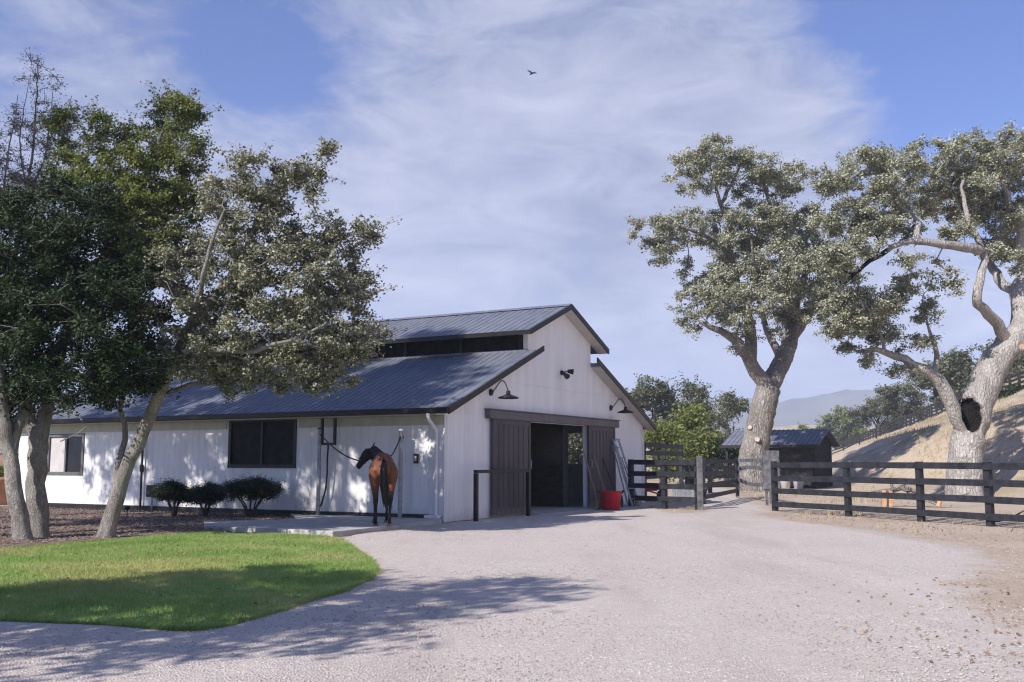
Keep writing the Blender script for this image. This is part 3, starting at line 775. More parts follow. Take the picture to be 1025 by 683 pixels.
# fence up on the slope
hp = []
y = 52.0
while y < 212:
    x = 14 + (y - 25) * 0.2057 + 15.6; hp.append((x, y)); y += 2.6
fence_run('hillside_fence', 'long dark rail fence climbing the dry grass slope', hp, 3, (.3, .68, 1.05, 1.4), M['shedwood'], ph=1.55, pw=.2, rh=.19, rt=.06)
hp = [(at(800 + k * 10, 455, 150)[0] + 2, 150 - k * 2.5) for k in range(0, 10)]
fence_run('pasture_fence', 'distant brown pasture fence beyond the shed', hp, 2, (.5, .9, 1.3), M['shedwood'], ph=1.5, pw=.16)

# hitching rail by the barn door
hr = thing('hitching_rail', 'black pipe hitching rail in front of the left sliding door', 'rail', BL(.75, -.42), BA)
for x in (0, 2.62): MB().box(x - .045, x + .045, -.045, .045, -.2, 1.12).build('post', M['blackmetal'], hr)
MB().box(-.045, 2.665, -.045, .045, 1.123, 1.2).build('crossbar', M['blackmetal'], hr, bevel=.01)

# ---------------------------------------------------------------- wash rack fittings
def post_at(u, v, Y, h, label, top):
    p = at(u, v, Y); t = thing('tie_post', label, 'post', (p[0], p[1], 0), BA, 'cross tie posts at the wash pad')
    MB().tube([(0, 0, .06), (0, 0, h)], .05, 12).build('pole', M['galv'], t)
    m = MB(); m.tube([(0, 0, h), (0, 0, h + .03)], [.07, .06], 12); m.build('cap', M['white'] if top else M['blackmetal'], t)
    m = MB(); m.tube([(.045, 0, h - .14), (.09, 0, h - .12), (.1, 0, h - .17), (.06, 0, h - .2)], .012, 6); m.build('ring', M['blackmetal'], t)
    m = MB(); m.box(-.09, .09, -.09, .09, .085, .1); m.build('base_plate', M['galv'], t)
    return (p[0], p[1])
pR = post_at(400.5, 500, 23.6, 2.12, 'grey tie post right of the horse', True)
pLft = post_at(318.5, 500, 24.9, 2.2, 'grey tie post left of the horse, by the hanging hose', False)
def rope(label, pts, r=.016):
    o = MB().tube(pts, r, 6).build('cross_tie_rope', M['rope']); tag(o, label, 'rope', 'cross ties')
def sag(p, q, s, n=14):
    p = Vector(p); q = Vector(q); return [p.lerp(q, k / n) - Vector((0, 0, s * math.sin(PI * k / n))) for k in range(n + 1)]


# hose boom under the eave
hb_ = thing('hose_boom', 'black hanging hose bracket with hose below the eave', 'hose', BL(-.24, 3.25), BA)
m = MB()
for y in (-.2, .2): m.box(-.03, .03, y - .03, y + .03, 1.86, 2.47)
m.box(-.03, .03, -.23, .23, 1.8, 1.86); m.build('bracket', M['blackmetal'], hb_)
m = MB(); m.tube([(0, 0, 1.8), (0, .02, 1.5), (.02, .03, 1.1), (.03, .08, .7), (.06, .22, .35), (.1, .42, .14), (.06, .6, .11), (-.1, .7, .11), (-.2, .5, .11)], .022, 8); m.build('hose', M['rubber'], hb_)
# hose bib, standpipe and meter box further along the wall
sp = thing('standpipe', 'thin dark standpipe rising to the eave beside the leaning tree', 'pipe', BL(-.1, 10.0), BA)
MB().tube([(0, 0, .0), (0, 0, 2.3)], .03, 8).build('pipe', M['blackmetal'], sp); MB().box(-.03, .03, -.05, .05, 1.1, 1.3).build('junction', M['blackmetal'], sp)
mbx = thing('meter_box', 'small dark utility box on the wall behind the shrubs', 'utility box', BL(-.03, 9.55), BA)
MB().box(-.14, -.002, -.16, .16, .42, .75).build('case', M['black'], mbx, bevel=.01); MB().tube([(-.06, 0, .0), (-.06, 0, .42)], .025, 8).build('conduit', M['galv'], mbx)
so = thing('wall_socket', 'small black wall fitting right of the horse', 'fitting', BL(-.03, .75), BA)
MB().box(-.06, 0, -.06, .06, 1.35, 1.58).build('case', M['blackmetal'], so, bevel=.01); MB().box(-.075, -.061, -.04, .04, 1.4, 1.53).build('cover', M['galv'], so)
for (u, v, lb) in ((44, 523, 'small white path light in the mulch beside the forked trunk'), (127, 520, 'short dark path light in the mulch behind the leaning trunk')):
    p = gp(u, v); t = thing('path_light', lb, 'garden light', (p[0], p[1], 0), 0, 'path lights in the mulch')
    MB().tube([(0, 0, -.02), (0, 0, .22)], .012, 8).build('stake', M['blackmetal'], t)
    MB().lathe([(0, .34), (.06, .32), (.075, .27), (.03, .22), (0, .22)], 12).build('lamp_head', M['white'] if u < 60 else M['blackmetal'], t)

# ---------------------------------------------------------------- tools by the door
def at_gable(u, o):
    k = (u - 512.5) / (FPX * (CP + SP * .045)); q = np.array(BC) - GY * o
    s_ = (k * q[1] - q[0]) / (GX[0] - k * GX[1]); return q + GX * s_
bk = thing('muck_bucket', 'red rubber muck bucket standing by the right sliding door', 'bucket', (*gp(611.5, 510.5), .0))
MB().lathe([(0, .0), (.23, .0), (.25, .02), (.315, .5), (.33, .51), (.33, .535), (.305, .535), (.3, .5), (.24, .05), (0, .04)], 26).build('tub', M['red'], bk)
for a in (0, PI):
    MB().tube([(.33 * math.cos(a), -.1, .47), (.37 * math.cos(a), -.1, .56), (.37 * math.cos(a), .1, .56), (.33 * math.cos(a), .1, .47)], .014, 6).build('handle', M['rope'], bk)
def leaning(name, label, u, v, Y, top, foot_out, mat, cat, build_head, length=None):
    p = at_gable(u, Y); t = thing(name, label, cat, (p[0], p[1], 0.0), BA)
    f = Vector((0, -foot_out, .02)); tp = Vector(top)
    MB().tube([f.lerp(tp, .1), tp], .02, 8).build('shaft', mat, t); build_head(t, f, (tp - f).normalized()); return t
def broom_head(t, f, d):
    m = MB(); m.prism([(-.2, .0), (.2, .0), (.15, .18), (-.15, .18)], -.04, .04); o = m.build('bristles', M['straw'], t); o.location = f
    m = MB(); m.box(-.16, .16, -.045, .045, .182, .25); o = m.build('head', M['handle'], t); o.location = f
leaning('broom', 'wooden push broom leaning on the right sliding door', 595.5, 510, .5, (-.15, .33, 1.75), .1, M['handle'], 'broom', broom_head)
def fork_head(t, f, d):
    m = MB(); m.bar(f + Vector((-.17, 0, .3)), f + Vector((.17, 0, .3)), .03, .03)
    for k in range(7): m.tube([f + Vector((-.17 + .056 * k, 0, .3)), f + Vector((-.17 + .056 * k, -.05, .12)), f + Vector((-.17 + .056 * k, -.12, .02))], .009, 5)
    m.build('tines', M['blackmetal'], t)
leaning('manure_fork', 'manure fork with wooden shaft leaning behind the red bucket', 606, 510, .5, (-.2, .33, 1.6), .1, M['handle'], 'fork', fork_head)
shv = leaning('shovel', 'black shovel leaning between the red bucket and the ladder', 617, 509, .55, (-.1, .45, 1.5), .1, M['blackmetal'], 'shovel', lambda t, f, d: (MB().add([(f.x - .13, f.y, .36), (f.x + .13, f.y, .36), (f.x + .14, f.y - .03, .14), (f.x, f.y - .05, .0), (f.x - .14, f.y - .03, .14), (f.x - .13, f.y + .02, .37), (f.x + .13, f.y + .02, .37), (f.x + .14, f.y - .01, .14), (f.x, f.y - .03, .0), (f.x - .14, f.y - .01, .14)], [(0, 1, 2, 3, 4), (9, 8, 7, 6, 5), (0, 5, 6, 1), (1, 6, 7, 2), (2, 7, 8, 3), (3, 8, 9, 4), (4, 9, 5, 0)]).build('blade', M['blackmetal'], t)))
lb_ = at_gable(625, .5); ld = thing('step_ladder', 'folded blue grey step ladder leaning on the barn wall', 'ladder', (lb_[0], lb_[1], 0), BA)
for sg in (-1, 1):
    MB().bar((sg * .3, -.35, 0), (sg * .2, .3, 2.05), .09, .03, up=(0, 1, 0)).build('side_rail', M['alu'], ld)
    MB().bar((sg * .22, -.17, 0), (sg * .14, .36, 1.9), .05, .03, up=(0, 1, 0)).build('rear_rail', M['alu'], ld)
for k in range(6):
    f = .12 + .155 * k; w = .295 - .1 * f; MB().box(-w, w, -.35 + .65 * f - .05, -.35 + .65 * f + .05, 2.05 * f - .015, 2.05 * f + .015).build('tread', M['alu'], ld)
MB().box(-.19, .19, .24, .4, 2.06, 2.12).build('top_cap', M['alu'], ld, bevel=.01)
leaning('broom', 'straw stable broom leaning right of the ladder', 634, 508, .5, (-.1, .4, 1.5), .1, M['handle'], 'broom', broom_head)
wb_p = at(646, 500, 36.5); wb = thing('wheelbarrow', 'red wheelbarrow parked inside the corral rails', 'wheelbarrow', (wb_p[0], wb_p[1], 0), .2)
m = MB(); m.add([(-.45, -.28, .38), (.35, -.22, .34), (.35, .22, .34), (-.45, .28, .38), (-.6, -.38, .66), (.65, -.36, .6), (.65, .36, .6), (-.6, .38, .66)], [(0, 3, 2, 1), (0, 1, 5, 4), (1, 2, 6, 5), (2, 3, 7, 6), (3, 0, 4, 7)])
tr = m.build('tray', M['red'], wb); so_ = tr.modifiers.new('thick', 'SOLIDIFY'); so_.thickness = .015
for sg in (-1, 1):
    MB().tube([(.62, sg * .06, .2), (.2, sg * .2, .32), (-.5, sg * .25, .36), (-1.05, sg * .28, .58)], .018, 8).build('handle', M['handle'], wb)
    MB().tube([(-.35, sg * .24, .35), (-.42, sg * .24, .0), (-.2, sg * .24, .0), (-.15, sg * .22, .34)], .014, 6).build('leg', M['blackmetal'], wb)
m = MB(); m.tube([(.62 + .15 * math.cos(a), 0, .19 + .15 * math.sin(a)) for a in np.linspace(0, 2 * PI, 19)], .045, 8, cap=False); m.tube([(.62, -.07, .19), (.62, .07, .19)], .1, 12); m.build('wheel', M['rubber'], wb)
tp = at(690, 492, 38.5); tg = thing('water_trough', 'grey water trough behind the corral rails', 'trough', (tp[0], tp[1], ZG), .1)
m = MB(); m.box(-.6, .6, -.28, .28, .05, .5); m.build('tub', M['galv'], tg, bevel=.04); MB().box(-.62, .62, -.3, .3, .501, .54).build('rim', M['galv'], tg)

# planter and garden wall at the far left
pp = gp(0, 504.5); pl = thing('planter', 'terracotta pot with green plant at the left edge', 'planter', (pp[0], pp[1], 0))
MB().lathe([(0, 0), (.3, 0), (.33, .05), (.43, .75), (.47, .78), (.47, .88), (.41, .88), (.38, .78), (.0, .76)], 24).build('pot', M['terra'], pl)
gwp = at(-28, 480, 37); gw_ = thing('garden_wall', 'low brick garden wall behind the terracotta pot', 'wall', (gwp[0], gwp[1], 0), .25)
MB().box(-5, 2.3, -.15, .15, -.1, 1.7).build('brickwork', M['brick'], gw_); MB().box(-5.05, 2.35, -.2, .2, 1.703, 1.8).build('coping', M['conc'], gw_)
MB().box(-5, 2.3, -.19, -.153, 1.1, 1.2).build('trellis_rail', M['black'], gw_)

# ---------------------------------------------------------------- shed
shp = at(767, 487, 55); shed = thing('shed', 'small dark open fronted shed with low metal roof behind the oak', 'shed', (shp[0] - .1, shp[1], 0), -.6); shed.scale = (.88, .88, .95)
zt = 2.35
def shz(y): return 3.32 - .42 * abs(y - 1.7)
for sg in (0, 1):
    a, b = ((-.5, 1.69) if sg == 0 else (1.71, 3.9))
    m = MB(); m.add([(x, y, shz(y) - dz) for dz in (0, .07) for x in (-2.6, 3.6) for y in (a, b)], [(0, 1, 3, 2), (4, 6, 7, 5), (0, 2, 6, 4), (1, 5, 7, 3), (0, 4, 5, 1), (2, 3, 7, 6)])
    x = -2.55
    while x < 3.55: m.bar((x, a, shz(a) + .01), (x, b, shz(b) + .01), .035, .04); x += .3
    m.build('roof', M['roof'], shed)
for x in (-2.3, .0): 
    for y in (-.2, 3.5): MB().box(x - .07, x + .07, y - .07, y + .07, -.1, shz(y) - .08).build('post', M['shedwood'], shed)
m = MB(); m.add([(3.1, y, z) for y, z in ((0, -.05), (3.4, -.05), (3.4, shz(3.4) - .08), (1.7, shz(1.7) - .08), (0, shz(0) - .08))] + [(3.2, y, z) for y, z in ((0, -.05), (3.4, -.05), (3.4, shz(3.4) - .08), (1.7, shz(1.7) - .08), (0, shz(0) - .08))],
      [(0, 1, 2, 3, 4), (9, 8, 7, 6, 5)] + [(i, i + 5, (i + 1) % 5 + 5, (i + 1) % 5) for i in range(5)])
m.box(.9, 1.0, .0, 3.4, -.05, 2.4).box(1.003, 3.097, .0, .1, -.05, 2.4).box(1.003, 3.097, 3.3, 3.4, -.05, 2.3).box(-2.3, .9, 3.42, 3.5, 1.2, 2.3); m.build('wall', M['shedwood'], shed)
MB().box(-2.62, 3.62, -.56, -.52, shz(-.5) - .14, shz(-.5) + .02).build('fascia', M['black'], shed)
for z in (.45, .85, 1.2): MB().box(-2.2, .85, -.16, -.12, z - .06, z + .06).build('rail', M['shedwood'], shed)
for (u, Y, lb, gg) in ((786, 53.3, 'white feed tub in front of the shed, nearer the oak trunk', 0), (799, 53.0, 'white feed tub beside the shed corner post', 0)):
    p = at(u, 480, Y); t = thing('feed_tub', lb, 'tub', (p[0], p[1], ZG), 0, 'feed tubs by the shed')
    MB().lathe([(0, 0), (.22, 0), (.3, .6), (.32, .62), (.32, .66), (.28, .66), (.26, .6), (.2, .05), (0, .05)], 18).build('tub', M['white'], t)
    MB().tube([(-.3, 0, .62), (0, -.32, .45), (.3, 0, .62)], .012, 6).build('handle', M['blackmetal'], t)

# ---------------------------------------------------------------- cut branches behind the fence
lg = gp(903, 507); fb = thing('fallen_branch', 'fallen oak branch with orange sawn ends behind the paddock fence', 'branch', (lg[0], lg[1], ZG), .1)
m = MB(); rr = random.Random(4)
m.tube([(-.95, 0, .42), (-.3, .15, .5), (.2, .2, .62), (.75, .1, .4), (1.2, 0, .12)], [.09, .085, .08, .06, .03], 9)
m.tube([(.1, .2, .6), (.5, -.1, .3), (.9, -.4, .1)], [.06, .05, .02], 7); m.tube([(-.2, .15, .52), (-.1, .5, .9), (.1, .7, .75)], [.05, .04, .02], 7)
m.tube([(.6, .1, .46), (.75, -.1, .2), (1.3, -.5, .3), (1.9, -.6, .45)], [.05, .05, .03, .012], 7); m.tube([(-.4, .1, .48), (.1, -.2, .75), (.6, -.3, .8)], [.04, .03, .012], 6)
m.build('limb', M['bark_oak'], fb)
for (x, y) in ((-.62, .0), (-.36, .1)):
    m = MB(); m.tube([(x, y, -.02), (x + .03, y, .56)], [.075, .07], 12); m.build('log', M['bark_oak'], fb)
    m = MB(); m.add([(x - .055, y - .075, .02), (x + .055, y - .075, .02), (x + .085, y - .07, .54), (x - .025, y - .07, .54), (x - .055, y - .03, .02), (x + .055, y - .03, .02), (x + .085, y - .03, .54), (x - .025, y - .03, .54)], [(0, 1, 2, 3), (0, 4, 5, 1), (1, 5, 6, 2), (2, 6, 7, 3), (3, 7, 4, 0)]); m.build('sawn_face', M['cutwood'], fb)
m = MB(); m.tube([(.95, -.45, .05), (1.02, -.5, .3)], [.07, .06], 10); m.build('sawn_face', M['cutwood'], fb)
lg = gp(1010, 524); fb = thing('fallen_branch', 'dry forked twig lying at the foot of the nearest fence post', 'branch', (lg[0], lg[1], ZG), .3)
m = MB(); m.tube([(-.7, -.1, .05), (-.2, 0, .1), (.3, .1, .2), (.9, .2, .4)], [.012, .025, .02, .008], 6); m.tube([(-.1, 0, .1), (.2, -.2, .08), (.7, -.25, .05)], [.02, .015, .006], 6); m.build('limb', M['bark_dark'], fb)

# ---------------------------------------------------------------- horse
def loft(path, n=18):
    """path: list of (centre, half width vector, half height vector)"""
    vs = []; fs = []
    for c, a, b in path:
        c = Vector(c); a = Vector(a); b = Vector(b)
        for k in range(n):
            t = 2 * PI * k / n; vs.append(c + a * math.cos(t) + b * math.sin(t))
    for i in range(len(path) - 1):
        for k in range(n):
            k2 = (k + 1) % n; fs.append((i * n + k, i * n + k2, (i + 1) * n + k2, (i + 1) * n + k))
    m = len(path) - 1
    fs.append(tuple(reversed(range(n)))); fs.append(tuple(m * n + k for k in range(n)))
    return vs, fs

def bay_mat():
    m, nt, b = nt_new('bay coat')
    tc = nt.nodes.new('ShaderNodeTexCoord'); s = nt.nodes.new('ShaderNodeSeparateXYZ'); L(nt, tc.outputs['Object'], s.inputs[0])
    f = noise(nt, texco(nt), 3.0, 4)
    z = mth(nt, 'ADD', s.outputs[2], mth(nt, 'MULTIPLY', mth(nt, 'SUBTRACT', f, .5), .18))
    coat = ramp(nt, f, [(.3, (.095, .033, .018)), (.7, (.17, .062, .031))])
    pts = ramp(nt, mth(nt, 'DIVIDE', z, 2.0), [(.29, 0.0), (.43, 1.0)])
    col = mixc(nt, pts, (.012, .009, .008), coat)
    # dark neck and head; the head's shade is put into the coat colour
    yy = mth(nt, 'ADD', s.outputs[1], mth(nt, 'MULTIPLY', mth(nt, 'SUBTRACT', f, .5), .3))
    hd = ramp(nt, mth(nt, 'DIVIDE', yy, 2.0), [(.5, 0.0), (.64, 1.0)])
    hd2 = mth(nt, 'MULTIPLY', hd, ramp(nt, mth(nt, 'DIVIDE', s.outputs[2], 2.0), [(.5, 0.0), (.62, 1.0)]))
    col = mixc(nt, hd2, col, (.02, .012, .009))
    L(nt, col, b.inputs['Base Color']); b.inputs['Roughness'].default_value = .55; b.inputs['Specular IOR Level'].default_value = .22
    bump(nt, noise(nt, texco(nt, (40, 40, 8)), 4), .06, .01, b)
    return m
M['bay'] = bay_mat(); M['mane'] = pm('black horse hair', (.006, .005, .005), (.02, .016, .014), 20, .5, .3, stretch=(6, 6, 1))
M['hoof'] = pm('hoof', (.12, .1, .085), (.2, .17, .15), 12, .5, .1); M['eye'] = pm('horse eye', (.004, .003, .003), (.008, .006, .005), 5, .1, 0)
hpz = .085
hx, hy = gp(382.5, 526.6, hpz); SUNGAPS.append(((hx - .12, hy - .15, 1.25), .36))
horse = thing('horse', 'bay horse with black tail tied at the wash pad, seen from behind', 'horse', (hx, hy, hpz), math.radians(9))
horse.scale = (.95, .95, .95)
T = []
tor = [(-.26, 1.2, .05, .12), (-.21, 1.25, .13, .21), (-.1, 1.3, .2, .26), (.08, 1.3, .245, .28), (.28, 1.25, .265, .285), (.5, 1.19, .28, .30), (.8, 1.165, .295, .325), (1.05, 1.18, .275, .335), (1.22, 1.22, .235, .315), (1.36, 1.25, .17, .25), (1.46, 1.26, .08, .14)]
T.append(loft([((0, y, z), (w, 0, 0), (0, .02, h)) for y, z, w, h in tor], 22))
neck = [((0, 1.12, 1.27), .17, .3, (0, .8, .4)), ((-.03, 1.34, 1.37), .145, .25, (0, .75, .6)), ((-.12, 1.48, 1.5), .12, .205, (-.25, .7, .5)), ((-.2, 1.55, 1.59), .1, .155, (-.45, .5, .5)), ((-.26, 1.57, 1.63), .07, .1, (-.7, .4, .3))]
def oriented(c, w, h, d):
    d = Vector(d).normalized(); up = Vector((0, -.55, .85)); a = d.cross(up).normalized(); b = a.cross(d).normalized()
    return (c, a * w, b * h)
T.append(loft([oriented(*q) for q in neck], 18))
hd = [((-0.190, 1.570, 1.650), .06, .07), ((-0.250, 1.570, 1.615), .085, .115), ((-0.325, 1.555, 1.540), .085, .13), ((-0.400, 1.535, 1.445), .07, .105), ((-0.465, 1.520, 1.350), .058, .078), ((-0.515, 1.510, 1.275), .055, .07), ((-0.545, 1.505, 1.225), .04, .05)]
hdir = Vector((-.62, -.1, -.75)).normalized(); ha = hdir.cross(Vector((-.75, 0, .62))).normalized(); hbv = ha.cross(hdir).normalized()
T.append(loft([(c, ha * w, hbv * h) for c, w, h in hd], 16))
for sg in (-1, 1):
    e0 = Vector((-0.210, 1.570, 1.700)) + ha * (sg * .055)
    T.append(loft([(e0, ha * .035, hbv * .02), (e0 + Vector((.03, 0, .06)), ha * .034, hbv * .022), (e0 + Vector((.05, 0, .12)), ha * .022, hbv * .012), (e0 + Vector((.06, 0, .155)), ha * .005, hbv * .004)], 10))
    hind = [((sg * .11, .02, 1.36), .12, .16), ((sg * .15, .0, 1.2), .155, .22), ((sg * .165, .03, 1.05), .145, .215), ((sg * .168, .05, .9), .1, .165), ((sg * .163, .03, .81), .088, .14), ((sg * .157, -.01, .72), .074, .108), ((sg * .147, -.09, .57), .06, .085), ((sg * .142, -.12, .49), .046, .062), ((sg * .14, -.1, .4), .034, .043), ((sg * .138, -.08, .25), .032, .036), ((sg * .138, -.07, .16), .04, .044), ((sg * .138, -.03, .1), .036, .04), ((sg * .14, .0, .055), .048, .055), ((sg * .14, .005, .03), .05, .058)]
    dx = .02 if sg > 0 else -.0; dy = .0 if sg > 0 else .16
    T.append(loft([((c[0] + dx, c[1] + dy * max(0, (1.0 - c[2])), c[2]), (w, 0, 0), (0, h, 0)) for c, w, h in hind], 14))
    fore = [((sg * .14, 1.22, 1.15), .09, .17), ((sg * .15, 1.2, .98), .085, .14), ((sg * .145, 1.18, .84), .07, .1), ((sg * .14, 1.2, .66), .05, .062), ((sg * .138, 1.21, .52), .046, .052), ((sg * .138, 1.22, .46), .044, .05), ((sg * .136, 1.21, .38), .033, .038), ((sg * .135, 1.21, .22), .031, .034), ((sg * .135, 1.21, .15), .038, .042), ((sg * .135, 1.24, .09), .034, .038), ((sg * .136, 1.27, .05), .046, .054), ((sg * .136, 1.275, .03), .048, .056)]
    T.append(loft([(c, (w, 0, 0), (0, h, 0)) for c, w, h in fore], 14))
mb = MB()
for vs, fs in T: mb.add(vs, fs, True)
tmp = mb.build('body', M['bay'], horse)
rm = tmp.modifiers.new('weld', 'REMESH'); rm.mode = 'VOXEL'; rm.voxel_size = .016; rm.use_smooth_shade = True
smo = tmp.modifiers.new('smooth', 'SMOOTH'); smo.factor = .6; smo.iterations = 7
for sg in (-1, 1):
    dx = .02 if sg > 0 else 0; dy = 0 if sg > 0 else .16
    MB().lathe([(0, 0), (.066, 0), (.052, .06), (0, .065)], 14, (sg * .14 + dx, .01 + dy, 0)).build('hoof', M['hoof'], horse)
    MB().lathe([(0, 0), (.066, 0), (.052, .06), (0, .065)], 14, (sg * .136, 1.28, 0)).build('hoof', M['hoof'], horse)
    c = Vector((-0.300, 1.560, 1.580)) + ha * (sg * .082); m = MB(); m.lathe([(.0, -.018), (.014, -.012), (.019, 0), (.014, .012), (0, .018)], 10, c); m.build('eye', M['eye'], horse)
# tail: core plus hanging strands
m = MB(); rr = random.Random(9)
core = [(0, -.2, 1.44), (.005, -.31, 1.42), (.01, -.355, 1.3), (.012, -.365, 1.1), (.015, -.36, .88), (.03, -.35, .68), (.05, -.34, .52), (.07, -.33, .38)]
m.tube(core, [.03, .036, .042, .05, .058, .06, .048, .012], 12)
for k in range(110):
    a = rr.uniform(0, 2 * PI); r = rr.uniform(.03, .1); l = rr.uniform(.25, 1.0); ph = rr.uniform(0, 6); pts_ = []
    for j in range(7):
        f = j / 6 * l; z = 1.4 - 1.02 * f; w = (.35 + .65 * math.sin(PI * min(1, f * .85))) * r
        pts_.append((.01 + .06 * f * f + math.cos(a) * w + .012 * math.sin(4 * f + ph), -.34 + math.sin(a) * w * .8 - .0, z))
    m.tube(pts_, [.007] * 6 + [.002], 4, cap=False)
for k in range(14):
    x0 = rr.uniform(-.02, .04); m.tube([(x0, -.35, .75), (x0 + .06 + .02 * k / 14, -.34, .6), (.12 + rr.uniform(0, .1), -.33, .42 + rr.uniform(-.1, .08))], [.008, .006, .002], 4, cap=False)
m.build('tail', M['mane'], horse)
m = MB()
for k in range(70):
    f = k / 69; base = Vector((0, 1.08, 1.53)).lerp(Vector((-.03, 1.38, 1.585)), min(1, f * 1.8)) if f < .55 else Vector((-.03, 1.38, 1.585)).lerp(Vector((-0.200, 1.550, 1.730)), (f - .55) / .45)
    s_ = .5 + rr.random() * .5; m.tube([base, base + Vector((.07, -.03, -.0)), base + Vector((.12 + .03 * rr.random(), -.04 - .04 * rr.random(), -.14 * s_)), base + Vector((.13, -.05, -.26 * s_))], [.014, .012, .009, .002], 5, cap=False)
m.tube([(0, 1.0, 1.5), (0, 1.12, 1.53), (-.03, 1.36, 1.575), (-.12, 1.48, 1.66), (-.2, 1.57, 1.72)], [.015, .03, .03, .03, .015], 8)
m.build('mane', M['mane'], horse)
m = MB()
def hring(c, w, h): return [Vector(c) + ha * (w * math.cos(t)) + hbv * (h * math.sin(t)) for t in np.linspace(0, 2 * PI, 21)]
m.tube(hring((-0.435, 1.526, 1.395), .069, .098), .01, 5, cap=False); m.tube(hring((-0.275, 1.562, 1.590), .092, .13), .01, 5, cap=False)
for sg in (-1, 1): m.tube([Vector((-0.435, 1.526, 1.395)) + ha * sg * .07, Vector((-0.275, 1.562, 1.590)) + ha * sg * .093], .01, 5)
m.build('halter', M['rope'], horse)
hm = Matrix.Translation(horse.location) @ Matrix.Rotation(math.radians(9), 4, 'Z') @ Matrix.Scale(.95, 4)
hL = hm @ (Vector((-0.435, 1.526, 1.395)) - ha * .075 - hbv * .06); hR = hm @ Vector((.1, 1.5, 1.42))
rope('black cross tie rope from the horse halter to the left post', sag((pLft[0], pLft[1], 2.08), hL, .13))
rope('black cross tie rope from the right post down behind the horse rump', sag((pR[0], pR[1], 2.0), hR, .12))

# ---------------------------------------------------------------- bird
bpos = at(533, 73.5, 60); bd = thing('bird', 'small dark bird flying high above the barn', 'bird', tuple(bpos), math.radians(40))
vs, fs = loft([((0, y, 0), (w, 0, 0), (0, 0, h)) for y, w, h in ((-.3, .02, .005), (-.18, .04, .025), (-.02, .06, .055), (.1, .05, .05), (.17, .035, .038), (.24, .03, .03), (.29, .005, .006))], 10)
MB().add(vs, fs, True).build('body', M['black'], bd)
for sg in (-1, 1):
    m = MB(); p = [(sg * .04, .08, .02), (sg * .2, .12, .1), (sg * .42, .02, .12), (sg * .22, -.04, .09), (sg * .04, -.06, .02)]
    m.add(p + [(x, y, z - .012) for x, y, z in p], [(0, 1, 2, 3, 4), (9, 8, 7, 6, 5)] + [(i, i + 5, (i + 1) % 5 + 5, (i + 1) % 5) for i in range(5)]); m.build('wing', M['black'], bd)
# ---------------------------------------------------------------- trees
class Skel:
    def __init__(s): s.p = []; s.par = []; s.r = []; s.dir = []
    def add(s, p, par, r=0.0):
        s.p.append(np.array(p, float)); s.par.append(par); s.r.append(r)
        d = s.p[-1] - s.p[par] if par >= 0 else np.array((0, 0, 1.0))
        n = np.linalg.norm(d); s.dir.append(d / n if n > 1e-6 else np.array((0, 0, 1.0))); return len(s.p) - 1
    def limb(s, pts, r0, r1, start=None, step=0.4, wob=0.05, rs=None, pw=1.0):
        """a smooth limb through pts; start = index to fork from (nearest node to the first point if 'near')"""
        P = [np.array(p, float) for p in pts]
        if start == 'near':
            A = np.array(s.p); start = int(np.argmin(((A - P[0]) ** 2).sum(1))); P[0] = s.p[start]
        # Catmull-Rom
        Q = [P[0] * 2 - P[1]] + P + [P[-1] * 2 - P[-2]]; out = []
        for i in range(1, len(Q) - 2):
            n = max(2, int(np.linalg.norm(Q[i + 1] - Q[i]) / step))
            for k in range(n):
                t = k / n; a, b, c, d = Q[i - 1], Q[i], Q[i + 1], Q[i + 2]
                out.append(.5 * ((2 * b) + (c - a) * t + (2 * a - 5 * b + 4 * c - d) * t * t + (3 * b - a - 3 * c + d) * t ** 3))
        out.append(P[-1]); m = len(out) - 1; prev = -1 if start is None else start
        for i, q in enumerate(out):
            if i == 0 and start is not None: continue
            f = i / m; q = q + (rs.normal(0, wob, 3) * (0 if i == m or i == 0 else 1) if rs is not None else 0)
            prev = s.add(q, prev, r0 + (r1 - r0) * f ** pw)
        return prev

def grow(sk, att, rs, step=0.45, tip=0.012, wob=0.06, expo=2.4, sagk=0.1, minr=None):
    n0 = len(sk.p)
    att = np.array(att); A = np.array(sk.p)
    order = np.argsort([((A - a) ** 2).sum(1).min() for a in att])
    for ai in order:
        a = att[ai]; A = np.array(sk.p); D = np.array(sk.dir); v = a - A; dist = np.linalg.norm(v, axis=1) + 1e-6
        cosv = (v * D).sum(1) / dist
        cost = dist * (1.25 - .35 * cosv) ; j = int(np.argmin(cost)); d = dist[j]
        if d < step * .5: continue
        n = max(2, int(d / step)); p0 = A[j]
        c = p0 + D[j] * d * .35 + np.array((0, 0, d * sagk)) * rs.uniform(-.6, 1) + (a - p0) * .25
        prev = j
        for k in range(1, n + 1):
            t = k / n; q = (1 - t) ** 2 * p0 + 2 * t * (1 - t) * c + t * t * a
            if k < n: q = q + rs.normal(0, wob, 3) * min(1, d)
            prev = sk.add(q, prev)
    N_ = len(sk.p); kids = [[] for _ in range(N_)]
    for i in range(N_):
        if sk.par[i] >= 0: kids[sk.par[i]].append(i)
    R = np.zeros(N_)
    for i in range(N_ - 1, -1, -1):
        acc = sum(R[k] ** expo for k in kids[i]); R[i] = max(tip, acc ** (1 / expo))
    fixed = np.array(sk.r)
    # grown wood tapers below its limb; given limbs keep their measured girth
    for i in range(N_):
        if fixed[i] > 0: R[i] = fixed[i]
        else: R[i] = min(R[i], (R[sk.par[i]] if sk.par[i] >= 0 else 9) * .92)
    return kids, R

